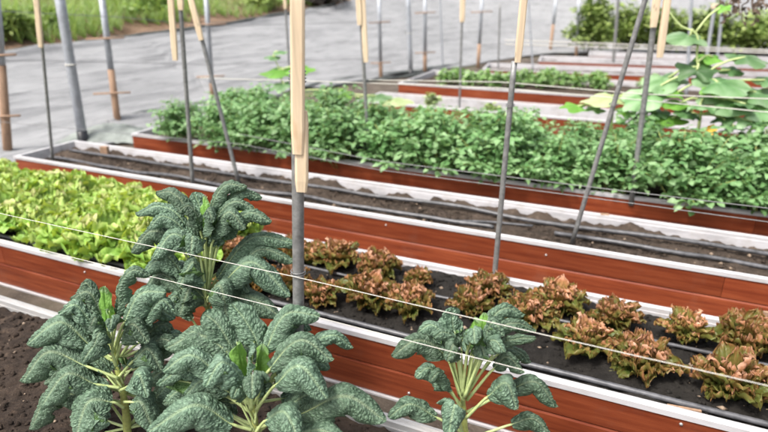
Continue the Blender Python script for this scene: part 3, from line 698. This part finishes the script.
# left front plant
D1k = DZ(125, 410, .99)
kale('left kale plant with a thick yellowish stem and low leaves', D1k, (128, 462), .20, [(128, 440), (125, 405), (118, 372), (112, 345)], .0155, [
    ([(114, 362), (90, 345), (60, 322), (23, 350)], 32, (0, .02)),
    ([(118, 378), (86, 366), (48, 352), (19, 390)], 33, (.02, .05)),
    ([(120, 388), (96, 384), (66, 374), (38, 416)], 32, (.03, .10)),
    ([(123, 402), (92, 398), (50, 394), (28, 440)], 30, (.0, .04)),
    ([(124, 408), (112, 402), (88, 402), (74, 446)], 48, (.05, .13), dict(curl=.8)),
    ([(116, 366), (110, 350), (96, 344), (80, 368)], 23, (.04, .11)),
    ([(113, 352), (110, 340), (100, 332), (92, 352)], 20, (.03, .09)),
    ([(111, 345), (102, 316), (88, 292), (69, 302)], 22, (-.01, -.03)),
    ([(111, 344), (98, 306), (86, 283), (77, 296)], 16, (-.02, -.05)),
    ([(110, 342), (107, 322), (105, 304), (104, 286)], 13, (0, -.02), dict(young=True, curl=.7)),
    ([(111, 342), (108, 326), (108, 318), (107, 310)], 12, (.02, .03), dict(young=True, curl=.7)),
    ([(112, 345), (117, 315), (120, 285), (133, 270), (150, 276)], 18, (-.02, -.05)),
    ([(113, 350), (124, 322), (140, 294), (166, 292)], 30, (0, -.02)),
    ([(112, 348), (92, 324), (75, 305), (57, 316)], 21, (0, .01)),
    ([(112, 346), (106, 330), (96, 317), (88, 334)], 18, (.02, .06)),
    ([(112, 345), (112, 328), (111, 318), (110, 333)], 18, (.03, .09)),
    ([(115, 362), (122, 342), (132, 324), (150, 348)], 24, (.02, .05)),
    ([(118, 378), (134, 360), (148, 349), (163, 378)], 27, (.01, .04)),
    ([(121, 390), (128, 386), (138, 374), (148, 404)], 27, (.04, .11)),
    ([(124, 402), (132, 402), (142, 404), (154, 438)], 32, (.03, .08)),
    ([(119, 384), (106, 372), (96, 368), (84, 384)], 19, (.0, -.02)),
    ([(114, 358), (124, 330), (150, 306), (178, 322)], 26, (-.04, -.08)),
    ([(118, 376), (84, 372), (60, 368), (44, 388)], 24, (-.04, -.07)),
] + [([(121 + k, 392 - 4 * k), (104 + 7 * k, 372 - k), (96 + 9 * k, 362), (86 + 12 * k, 358)], 9, (.03 - .012 * (k % 4), 0), dict(curl=1.0)) for k in range(6)], extra=(20, 78, 23))
# back left plant
D3 = DZ(208, 300, 1.37)
kale('rear kale plant left of the tall wood topped stake', D3, (207, 378), .20, [(207, 355), (207, 320), (207, 292)], .0125, [
    ([(205, 292), (187, 214), (172, 193), (156, 193)], 21, (-.01, -.05)),
    ([(205, 292), (184, 224), (160, 206), (133, 217)], 17, (0, -.01)),
    ([(205, 292), (187, 236), (164, 216), (146, 232)], 18, (.01, .03)),
    ([(205, 296), (180, 246), (152, 231), (129, 259)], 23, (0, .01)),
    ([(205, 297), (193, 250), (172, 234), (150, 266)], 27, (.03, .07)),
    ([(206, 295), (199, 250), (193, 235), (190, 263)], 25, (.04, .11)),
    ([(206, 290), (203, 222), (199, 205), (193, 192)], 18, (-.02, -.07), dict(curl=.8)),
    ([(206, 290), (201, 230), (190, 206), (176, 214)], 17, (.01, .03)),
    ([(207, 290), (205, 236), (207, 210), (214, 226)], 20, (.02, .07)),
    ([(207, 290), (210, 216), (224, 186), (247, 187)], 19, (-.02, -.05)),
    ([(208, 290), (222, 214), (240, 192), (262, 198)], 16, (-.03, -.07)),
    ([(208, 290), (214, 226), (232, 202), (254, 208)], 17, (-.01, -.02)),
    ([(208, 292), (213, 238), (228, 212), (247, 234)], 22, (.02, .06)),
    ([(208, 292), (221, 238), (248, 213), (274, 225)], 20, (0, .01)),
    ([(209, 296), (217, 278), (252, 238), (299, 244)], 21, (-.01, -.02)),
    ([(209, 298), (224, 288), (258, 250), (300, 266)], 17, (0, .0)),
    ([(209, 302), (222, 284), (252, 262), (294, 306)], 32, (.02, .04)),
    ([(209, 308), (216, 312), (246, 296), (284, 322)], 30, (.0, .02)),
    ([(208, 302), (209, 296), (220, 286), (228, 330)], 32, (.05, .11)),
    ([(206, 298), (204, 284), (193, 262), (177, 294)], 28, (.04, .08)),
    ([(206, 306), (203, 297), (190, 288), (178, 324)], 30, (.03, .06)),
    ([(206, 290), (206, 228), (204, 206), (206, 196)], 12, (.01, .0), Y_),
    ([(206, 291), (195, 232), (182, 222), (166, 240)], 19, (-.03, -.06)),
    ([(207, 291), (214, 226), (230, 216), (242, 218)], 16, (-.05, -.08)),
    ([(206, 304), (190, 290), (172, 280), (150, 292)], 20, (-.03, -.06)),
    ([(206, 304), (196, 306), (184, 302), (170, 318)], 20, (-.02, -.04)),
] + [([(206, 300), (193 + 5 * k, 246), (190 + 6 * k, 232), (186 + 7 * k, 224)], 9, (.03 - .012 * (k % 4), 0), dict(curl=1.0)) for k in range(6)], extra=(14, 68, 19))

# ------------------------------------------------------------------ lettuces
def lettuce_mesh(seed, rad, hgt, n, frill, nu=11, nt=8, wide=1.0):
    r = random.Random(seed); mb = MB()
    for k in range(n):
        f = k / n                                           # 0 = inner, 1 = outer
        az = k * 2.39996 + r.uniform(-.35, .35); e0 = R(84) - f * R(34) + r.uniform(-.1, .1); e1 = R(64) - f * R(88) + r.uniform(-.2, .2)
        L = (hgt * (1.0 - .12 * f) + rad * .35 * f) * r.uniform(.68, 1.2); Wd = L * r.uniform(.62, .85) * wide; ph = r.uniform(0, 9); tint = r.uniform(.75, 1.2)
        d = Vector((math.cos(az), math.sin(az), 0)); s = Vector((-math.sin(az), math.cos(az), 0)); p = d * (.012 + .03 * f) + Vector((0, 0, -.01)); vs = []; uv = []
        pv = p.copy()
        for i in range(nt):
            t = i / (nt - 1); el = e0 + (e1 - e0) * t ** 1.3; T = d * math.cos(el) + Vector((0, 0, math.sin(el))); N = d * -math.sin(el) + Vector((0, 0, math.cos(el)))
            if i: pv = pv + T * (L / (nt - 1))
            wf = .22 + .78 * min(1, t * 1.35) ** 1.2
            if t > .5: wf *= math.sqrt(max(0.0, 1 - ((t - .5) / .5) ** 2 * .93))
            for j in range(nu):
                u = j / (nu - 1) * 2 - 1; edge = max(abs(u) ** 2.5, t ** 4)
                x = u * Wd * .5 * wf * (1 + .12 * math.sin(t * 11 + ph)); lob = 1 - .22 * t * u * u
                am = frill * edge * min(1, t * 2)
                zz = am * (math.sin(u * 13 + ph + t * 9) * .5 + math.sin(t * 24 - abs(u) * 15 + ph * 2) * .6 + noise.noise(Vector((u * 4.5, t * 8, ph + k))) * .75) + .018 * u * u
                fwd = am * .45 * math.sin(u * 9 + ph * 1.7); x *= 1 + .10 * edge * math.sin(t * 21 + ph * 3 + (2 if u > 0 else 0))
                vs.append(pv * 1 + s * x + N * zz + T * fwd - T * (1 - lob) * L * .5); uv.append((r.random(), min(1, max(t * .72, edge * .95 * t) * (1.06 - .55 * f) * tint)))
        fs = [(i * nu + j, i * nu + j + 1, (i + 1) * nu + j + 1, (i + 1) * nu + j) for i in range(nt - 1) for j in range(nu - 1)]
        mb.add(vs, fs, uv)
    return mb
def as_mesh(mb, name, mat):
    o = mb.build(name, mat); me = o.data; bpy.data.objects.remove(o); return me
red_meshes = [as_mesh(lettuce_mesh(10 + k, .085, (.175, .195, .165, .185)[k], (62, 56, 66, 50)[k], .017, 25, 16, .80), 'red_lettuce', M['lettuce_red']) for k in range(4)]
green_meshes = [as_mesh(lettuce_mesh(40 + k, .135, .205, 58, .026, 25, 16, 1.05), 'green_lettuce', M['lettuce_green']) for k in range(4)]
def put(name, me, loc, rz, sc, label, cat, group):
    o = bpy.data.objects.new(name, me); col.objects.link(o); o.location = loc; o.rotation_euler = (rnd.uniform(-.12, .12), rnd.uniform(-.12, .12), rz); o.scale = (sc, sc, sc * rnd.uniform(.92, 1.08)); return tag(o, label, cat, group)
reds = [  # centre pixel, size, label
    (321, 287, .85, 'red lettuce directly right of the tall front stake, front row'),
    (366, 290, 1.0, 'red lettuce in the front row, second right of the tall stake'),
    (412, 299, 1.05, 'orange tipped lettuce in the front row above the kale\'s left leaves'),
    (470, 300, .95, 'red lettuce right behind the fan of the right kale'),
    (525, 309, .95, 'red lettuce just right of the right kale\'s top leaves'),
    (588, 338, 1.02, 'red lettuce with pink top, alone in the front row past the right kale'),
    (645, 356, 1.06, 'large red lettuce with green skirt by the front hose'),
    (735, 378, 1.05, 'red lettuce nearest the lower right corner'),
    (311, 251, .9, 'red lettuce just right of the tall front stake, back row'),
    (338, 254, .95, 'red lettuce in the back row beside the white liner'),
    (378, 263, .95, 'red lettuce in the back row left of the bare soil gap'),
    (420, 273, .62, 'small sparse red lettuce in the back row'),
    (488, 284, 1.0, 'red lettuce at the foot of the slim stake'),
    (558, 298, 1.05, 'tall red lettuce in the back row right of the slim stake'),
    (617, 311, 1.0, 'red lettuce in the back row above the pink topped one'),
    (688, 325, .95, 'loose red lettuce spread against the back rim at the right'),
    (752, 336, 1.1, 'red lettuce before the little wood stub at the right edge'),
    (539, 308, .7, 'small red lettuce squeezed between two larger ones by the slim stake'),
    (235, 247, .9, 'orange lettuce seen between the rear kale\'s upper leaves'),
    (262, 245, .9, 'orange lettuce behind the rear kale, nearest the bare bed'),
    (287, 247, .9, 'orange lettuce left of the tall stake, back row'),
    (232, 278, .9, 'orange lettuce low behind the rear kale\'s stalks'),
    (262, 274, .95, 'orange lettuce behind the rear kale\'s right leaves'),
    (288, 280, .95, 'orange lettuce just left of the tall stake, front row'),
    (800, 395, 1.0, 'red lettuce past the right edge of the picture')]
for k, (x, y, s, lab) in enumerate(reds):
    p = at_z(x, y, .345); p.z = .272
    ol = put('red_lettuce', red_meshes[k % 4], p, rnd.uniform(0, 6.28), s * .63 * rnd.uniform(.92, 1.1), lab, 'lettuce', 'red leaf lettuces in the bed'); ol.scale.z *= 1.28
ordn = ['first', 'second', 'third', 'fourth', 'fifth', 'sixth', 'seventh', 'eighth', 'ninth', 'tenth', 'eleventh', 'twelfth', 'thirteenth', 'fourteenth', 'fifteenth']
for row, (y, nm) in enumerate(((2.07, 'front'), (2.27, 'middle'), (2.46, 'back'))):
    n = 11 + row
    for k in range(n):
        x = -2.12 - .215 * k - .09 * (row % 2) + rnd.uniform(-.03, .03)
        put('green_lettuce', green_meshes[(k + row) % 4], Vector((x, y + rnd.uniform(-.03, .03), .268)), rnd.uniform(0, 6.28), rnd.uniform(.92, 1.12),
            'bright green lettuce, %s of the %s row counted from the rear kale leftwards' % (ordn[k], nm), 'lettuce', 'bright green lettuces in the bed')

# ------------------------------------------------------------------ leafy green bushes
def leaf_card(mb, p, d, n, L, W, v, bend=.25):
    s = d.cross(n).normalized(); n = s.cross(d)
    q = [p, p + d * L * .35 - s * W * .5 + n * L * .06, p + d * L * .35 + n * -.01 * L, p + d * L * .35 + s * W * .5 + n * L * .06,
         p + d * L * .72 - s * W * .36 - n * L * bend * .3, p + d * L * .72 - n * L * bend * .45, p + d * L * .72 + s * W * .36 - n * L * bend * .3, p + d * L - n * L * bend]
    mb.add(q, [(0, 2, 1), (0, 3, 2), (1, 2, 5, 4), (2, 3, 6, 5), (4, 5, 7), (5, 6, 7)], [(.5, v)] * 8)
def bush_parts(seed, rx, rz, n, L0, upright=.5, stems=16):
    r = random.Random(seed); fo = MB(); stm = MB()
    for k in range(stems):
        a = r.uniform(0, 6.28); ph = r.uniform(.1, 1.25); tip = Vector((math.cos(a) * math.sin(ph) * rx, math.sin(a) * math.sin(ph) * rx, math.cos(ph) * rz)) * r.uniform(.8, 1.12); b = Vector((tip.x * .15, tip.y * .15, -.03))
        mid = (b + tip) * .5 + Vector((0, 0, rz * .12)); sp = spline([b, mid, tip], 7); stm.tube(sp, [.004 * (1 - .12 * i) for i in range(7)], 5)
        m = n // stems
        for i in range(m):
            t = .25 + .75 * (i / m) ** .8; q = sp[0].lerp(sp[-1], t) + Vector((0, 0, rz * .12 * 4 * t * (1 - t)))
            aa = r.uniform(0, 6.28); o = Vector((math.cos(aa), math.sin(aa), r.uniform(-.25, upright))).normalized(); q = q + o * rx * r.uniform(.02, .24)
            nn = (Vector((0, 0, 1)) + Vector((r.uniform(-1, 1), r.uniform(-1, 1), r.uniform(-.4, .4))) * .75).normalized()
            leaf_card(fo, q, o, nn, L0 * r.uniform(.6, 1.25), L0 * r.uniform(.5, .8), r.uniform(0, 1) * .8 + .1 * (t > .8), r.uniform(.1, .5))
    return fo, stm
bush_m = []
for k in range(3):
    fo, stm = bush_parts(70 + k, (.37, .40, .36)[k], (.47, .51, .45)[k], 1800, .056, .45, 34); bush_m.append((as_mesh(fo, 'foliage', M['herb']), as_mesh(stm, 'stems', M['stem'])))
def bush(loc, k, sc, lab):
    e = empty('leafy_bush', loc, lab, 'bush', 'leafy green bushes in the raised bed', rnd.uniform(0, 6.28)); e.scale = (sc, sc, sc * rnd.uniform(.9, 1.1))
    for nm, me in zip(('foliage', 'stems'), bush_m[k % 3]):
        o = bpy.data.objects.new(nm, me); col.objects.link(o); o.parent = e
for row, (y, nm, nb) in enumerate(((4.27, 'front', 13), (4.80, 'rear', 13))):
    for k in range(nb):
        bush(Vector((-4.02 + row * .12 + k * .44 + rnd.uniform(-.06, .06), y + rnd.uniform(-.05, .05), .24)), k + row, rnd.uniform(.88, 1.1) * (.9 if k == 0 else 1),
             'leafy green bush, %s from the left end in the %s row of its bed' % (ordn[k], nm))
# far seedlings
seed_m = [bush_parts(90 + k, .16, .2, 160, .075, .6, 8) for k in range(2)]
seed_me = [(as_mesh(a, 'foliage', M['seedling']), as_mesh(b, 'stems', M['stem'])) for a, b in seed_m]
for k, (x, y) in enumerate([(446, 82), (458, 80), (470, 84), (484, 82), (497, 85), (512, 84), (526, 82), (540, 84), (548, 80), (562, 84), (578, 86), (594, 84), (600, 88), (650, 88)]):
    p = at_z(x, y + 3, .23); e = empty('seedling', p, 'pale green seedling, %s from the left end of the far row' % ordn[k], 'seedling', 'seedlings in the far bed', rnd.uniform(0, 6)); e.scale = (1.15,) * 3
    for nm, me in zip(('foliage', 'stems'), seed_me[k % 2]): o = bpy.data.objects.new(nm, me); col.objects.link(o); o.parent = e
for lab, x, y, m, s in (('small yellow green plant behind the bushes, left', 428, 99, 'squash_pale', 1.0), ('small green plant behind the bushes by the slim stake', 493, 105, 'shrub', .8)):
    fo, stm = bush_parts(int(x), .16, .18, 140, .07, .6, 8); p = at_y(x, y, 7.1) - Vector((0, 0, .1)); e = empty('small_plant', p, lab, 'plant'); e.scale = (s,) * 3
    fo.build('foliage', M[m], e); stm.build('stems', M['stem'], e)

# ------------------------------------------------------------------ squash plants with big leaves
def big_leaf(mb, p, d, up, r, seed, lobes=5, long=1.0):
    d = d.normalized(); s = d.cross(up).normalized(); n = s.cross(d).normalized(); rr = random.Random(seed); na = 28; nr = 5; vs = [p]; uv = [(0, .9)]; ph = rr.uniform(0, 6)
    for i in range(1, nr + 1):
        f = i / nr
        for k in range(na):
            a = 2 * math.pi * k / na; ra = r * f * (.86 + .14 * math.cos(lobes * a) * f) * (1 - .55 * math.exp(-((abs(a - math.pi)) / .35) ** 2) * f)
            x = ra * math.cos(a) * long + r * .25 * f; y = ra * math.sin(a)
            z = -.22 * r * f * f + .07 * r * f * math.sin(4 * a + ph) + .06 * r * f * math.cos(7 * a + ph) + .05 * r * noise.noise(Vector((x / r * 4, y / r * 4, ph))) - .10 * r * math.exp(-(y / (r * .1)) ** 2)
            vs.append(p + d * x + s * y + n * z); uv.append((f, min(1, max(0, .25 + .5 * f + .25 * math.sin(5 * a + ph) * f))))
    fs = [(0, 1 + k, 1 + (k + 1) % na) for k in range(na)] + [(1 + (i - 1) * na + k, 1 + i * na + k, 1 + i * na + (k + 1) % na, 1 + (i - 1) * na + (k + 1) % na) for i in range(1, nr) for k in range(na)]
    mb.add(vs, fs, uv)
def squash(label, name, root, vine, leaves, Y):
    e = empty(name, root, label, 'plant', None)
    V = [Vector(root)] + [at_y(x, y, Y + dy) for x, y, dy in vine]; m = MB(); sp = spline(V, 40); m.tube(sp, [.014 * (1 - .7 * i / 39) for i in range(40)], 7); m.build('vine', M['rib'], e, off=root)
    for k, (x, y, dy, r, ang, tilt, mt, lg) in enumerate(leaves):
        p = at_y(x, y, Y + dy); d = CR * math.cos(R(ang)) + CH * math.sin(R(ang)); d = d + Vector((0, 0, math.sin(R(tilt)) * .6)); up = Vector((0, 0, 1)) - CH * .33 * math.cos(R(tilt))
        mb = MB(); big_leaf(mb, p, d, up, r * .76, k + 3, 5, lg); o = mb.build('leaf', M[mt], e, off=root)
        q = min(sp, key=lambda a: (a - p).length); st = MB(); st.tube(spline([q, (q + p) * .5 + Vector((0, 0, .03)), p], 8), [.008] * 8, 6); st.build('leaf_stalk', M['rib'], o, off=root)
    return e
rt = Vector((at_y(700, 130, 5.15).x, 5.05, .24))
sq = squash('sprawling squash vine with broad pale leaves at the right', 'squash_plant', rt, [(700, 118, 0), (704, 90, 0), (697, 60, 0), (697, 35, .0), (680, 25, 0), (664, 5, 0)], [
    (690, 36, 0, .17, 180, 0, 'squash', 1.5), (697, 70, -.05, .22, 60, 62, 'squash_dark', 1.0), (718, 82, -.1, .24, 0, 0, 'squash', 1.35), (745, 57, .1, .17, 10, -5, 'squash', 1.5),
    (668, 78, 0, .20, 200, -28, 'squash', 1.5), (650, 92, -.1, .22, 210, -35, 'squash', 1.5), (725, 100, -.1, .26, 0, 5, 'squash', 1.3), (756, 92, .0, .25, 20, 0, 'squash', 1.3), (756, 108, -.1, .22, 10, 0, 'squash', 1.3),
    (712, 90, -.15, .13, 40, 30, 'squash_bright', 1.1), (738, 92, -.1, .11, 100, 40, 'squash_bright', 1.0), (680, 103, -.1, .12, 180, 0, 'squash_bright', 1.5), (672, 118, -.1, .13, 180, -5, 'squash_bright', 1.8),
    (752, 122, -.2, .17, 60, 30, 'squash', 1.0), (734, 126, -.2, .13, 90, 10, 'squash', 1.0), (720, 8, .1, .09, 0, 40, 'squash_bright', 1.0), (713, 57, .1, .12, 180, 0, 'squash_bright', 1.3), (700, 105, -.15, .17, 270, 10, 'squash', 1.1), (690, 112, -.1, .14, 200, 10, 'squash_dark', 1.2), (722, 116, -.1, .15, 320, 15, 'squash_dark', 1.1), (764, 118, -.1, .15, 10, 10, 'squash_dark', 1.1), (745, 104, -.2, .14, 250, 20, 'squash_dark', 1.1), (678, 92, -.1, .12, 160, 25, 'squash_bright', 1.1), (765, 80, .1, .14, 20, 10, 'squash', 1.2), (730, 70, .1, .12, 30, 20, 'squash_dark', 1.2)], 5.0)
fl = MB(); fp = at_y(709, 129, 4.6)
for k in range(5):
    a = k * 1.2566; dd = (CR * math.cos(a) + Vector((0, 0, 1)) * math.sin(a) - CH * .5).normalized(); leaf_card(fl, fp, dd, -CH, .055, .04, .5, -.2)
fo_ = fl.build('flower', M['petal'], sq, off=rt)
rt2 = Vector((at_y(612, 125, 5.1).x, 5.1, .3))
squash('pale yellowish squash leaves between the two leaning stakes', 'squash_plant', rt2, [(612, 118, 0), (614, 104, 0), (620, 96, 0)], [(612, 97, 0, .16, 180, -8, 'squash_pale', 1.9), (632, 98, -.05, .13, 0, -10, 'squash_pale', 1.3), (578, 106, -.1, .12, 180, 5, 'squash_bright', 1.4), (598, 108, .0, .10, 200, 5, 'squash', 1.3), (645, 106, -.1, .12, 20, 10, 'squash', 1.3), (655, 112, -.1, .11, 0, 5, 'squash_dark', 1.3), (628, 112, 0, .10, 200, 5, 'squash_bright', 1.2)], 5.0)
rt3 = Vector((at_y(283, 110, 5.6).x, 5.45, .25))
squash('broad leaved green plant behind the bushes, left of centre', 'broad_leaf_plant', rt3, [(284, 100, 0), (282, 84, 0), (278, 66, 0), (272, 56, 0)], [(284, 70, 0, .20, 190, -5, 'squash_bright', 1.7), (296, 68, .05, .17, 0, 0, 'squash_bright', 1.5), (284, 84, -.1, .16, 200, -20, 'squash', 1.3),
    (275, 57, 0, .09, 190, 5, 'squash', 1.6), (278, 52, 0, .08, 20, 5, 'squash', 1.6), (345, 92, .1, .16, 180, 10, 'squash_bright', 1.2), (376, 96, .2, .14, 0, 0, 'squash', 1.6), (392, 100, .5, .17, 0, 0, 'squash_pale', 1.8)], 5.6)

# ------------------------------------------------------------------ shrubs and brush behind
def shrub(label, px, py, D, rx, rz, seed, mat='shrub', n=2600):
    p = at_d(px, py, D); p.z = 0 if D < 19 else .1
    fo, stm = bush_parts(seed, rx, rz, n, .13, .8, 40); e = empty('shrub', p, label, 'shrub', 'shrubs in front of the far bank'); fo.build('foliage', M[mat], e); stm.build('branches', M['twig'], e)
shrub('tall yellowish shrub left of the leaning steel stake', 588, 52, 15.6, .75, 1.55, 201)
shrub('shrub directly behind the leaning steel stake', 626, 52, 16, .7, 1.25, 202)
shrub('dense shrub behind the wooden topped steel stake', 662, 52, 16, .85, 1.15, 203)
shrub('wide green shrub behind the highest squash leaf', 705, 52, 16, .95, 1.2, 204)
shrub('green shrub filling the far right edge', 752, 54, 15.5, 1.0, 1.1, 205)
shrub('green shrub beyond the right edge', 810, 56, 15.5, 1.0, 1.2, 206)
br = MB(); bp_ = bank_pt(80, foot[80].z + .3, False)
pb = None
for i in range(150):                                         # where the bank's upper edge is seen behind the tall stake
    q = bank_pt(i, foot[i].z + .5, False); v = q - CAM; sx = 384 + FPX * v.dot(CR) / v.dot(CF)
    if v.dot(CF) > 0 and sx > 318: pb = q; break
r9 = random.Random(5)
for k in range(420):
    a = r9.uniform(0, 6.28); ph = r9.uniform(.2, 1.5); d = Vector((math.cos(a) * math.sin(ph) * .75, math.sin(a) * math.sin(ph) * .75, math.cos(ph) * .5)) * r9.uniform(.2, 1)
    dd = Vector((r9.uniform(-1, 1), r9.uniform(-1, 1), r9.uniform(-.3, .8))).normalized(); br.tube([pb + d, pb + d + dd * .2, pb + d + dd * .35 + Vector((0, 0, -.05))], [.022, .016, .006], 5)
tag(br.build('brush_pile', M['dead'], off=pb, loc=pb), 'dark heap of dead brush at the top of the bank', 'brush pile')
dv = MB(); r8 = random.Random(8); Yv = 6.0
for k in range(9):
    x = 724 + k * 5; P = [at_y(x + r8.uniform(-6, 6), -14, Yv)] + [at_y(x + r8.uniform(-5, 5), yy + r8.uniform(-3, 3), Yv + r8.uniform(-.1, .1)) for yy in (-2, 6, 12 + r8.uniform(0, 10))]
    dv.tube(spline(P, 12), [.009 * (1 - .05 * i) for i in range(12)], 5)
    for i in range(7):
        q = P[1].lerp(P[3], r8.random()); o = Vector((r8.uniform(-1, 1), r8.uniform(-1, 1), r8.uniform(-1, .2))).normalized(); leaf_card(dv, q, o, -CH, .05, .025, .5, .4)
ov = at_y(742, -14, Yv)
dv.tube([at_y(715, -12, Yv), at_y(830, -16, Yv)], [.012, .012], 6)
tag(dv.build('dry_vine', M['twig'], off=ov, loc=ov), 'brown dried vine hanging at the top right corner', 'vine')
def weed(label, sx, d0, rx, rz, seed, mat='shrub'):
    best = min(range(150), key=lambda i: abs(384 + FPX * (bank_pt(i, foot[i].z + d0, False) - CAM).dot(CR) / max(.01, (bank_pt(i, foot[i].z + d0, False) - CAM).dot(CF)) - sx) if (bank_pt(i, foot[i].z + d0, False) - CAM).dot(CF) > 0 else 1e9)
    p = bank_pt(best, foot[best].z + d0, False); fo, stm = bush_parts(seed, rx, rz, 700, .11, .8, 26)
    e = empty('weed_clump', p, label, 'weeds', 'weed clumps on top of the bank'); fo.build('foliage', M[mat], e); stm.build('stems', M['stem'], e)
weed('leafy weed clump at the top left corner', 6, .7, .42, .42, 301)
weed('low weed clump between the left wooden topped stake and the thick post', 48, 1.0, .38, .34, 302, 'grass')
weed('leafy weed clump on the bank right of the slim post', 150, 1.1, .5, .4, 303, 'grass')
weed('weed clump on the bank left of the dead brush heap', 262, .8, .5, .4, 304)
weed('dry looking weed clump right of the dead brush heap', 372, .9, .5, .35, 305, 'grass')
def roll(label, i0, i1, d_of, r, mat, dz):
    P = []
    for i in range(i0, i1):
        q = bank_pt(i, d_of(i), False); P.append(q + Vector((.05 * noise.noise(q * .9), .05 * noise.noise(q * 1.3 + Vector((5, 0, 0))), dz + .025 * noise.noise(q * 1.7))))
    n = len(P); m = MB(); sp = spline(P, n * 3); m.tube(sp, [r * (1 + .45 * noise.noise(q * 3.1)) for q in sp], 9); o = m.build('shaded_cloth_fold', M[mat], off=P[0], loc=P[0]); return tag(o, label, 'cloth roll')
M['fabric_shade'] = m_plain('shade-toned folded cloth', (.075, .085, .08), .8, 0, .5, 7, .4)  # dark tone paints the shadow of the cloth folds
roll('ground cloth fold, toned as its shadow, along the foot of the bank', 40, 84, lambda i: -.12 + .1 * math.sin(i * .3), .045, 'fabric_shade', .03)
roll('second slimmer cloth fold, toned as shadow, lower at the foot of the bank', 48, 76, lambda i: -.5 + .12 * math.sin(i * .4 + 1), .03, 'fabric_shade', .03)
roll('dark cloth edge rolled along the top of the bank', 40, 80, lambda i: foot[i].z + .02, .028, 'fabric_shade', .05)
# crumpled leftover cloth beside the slim post and a wood offcut on the lettuce soil
cl = MB(); c0 = at_z(112, 138, 0); vs = []; fs = []; NN = 26
for i in range(NN):
    for j in range(NN):
        x = (i / (NN - 1) - .5) * 1.0; y = (j / (NN - 1) - .5) * .7; p = c0 + CR * x + CH * y; q = Vector((x * 3 + y, y * 5, 1)); p.z = .02 + .13 * max(0, 1 - (2 * x) ** 2) * max(0, 1 - (2.9 * y) ** 2) + .05 * abs(noise.noise(q * 2)) ; vs.append(p)
for i in range(NN - 1):
    for j in range(NN - 1): a = i * NN + j; fs.append((a, a + NN, a + NN + 1, a + 1))
cl.add(vs, fs); M['fabric_old'] = m_plain('crumpled green grey cloth', (.20, .22, .20), .8, 0, .4, 6)
tag(cl.build('folded_cloth', M['fabric_old'], off=c0, loc=c0), 'crumpled grey cloth heap at the foot of the slim post', 'cloth')
oc = MB(); a, b = at_z(667, 406, .285), at_z(701, 412, .285); d = (b - a).normalized(); s = Vector((-d.y, d.x, 0)) * .012
oc.add([a - s, a + s * .4, b + s * .3, b - s * .6] + [p + Vector((0, 0, .007)) for p in (a - s, a + s * .4, b + s * .3, b - s * .6)], [(0, 1, 2, 3)[::-1], (4, 5, 6, 7), (0, 1, 5, 4), (1, 2, 6, 5), (2, 3, 7, 6), (3, 0, 4, 7)])
tag(oc.build('wood_splinter', M['wood_old'], smooth=False), 'brown bark splinter lying on the soil by the front hose', 'wood')
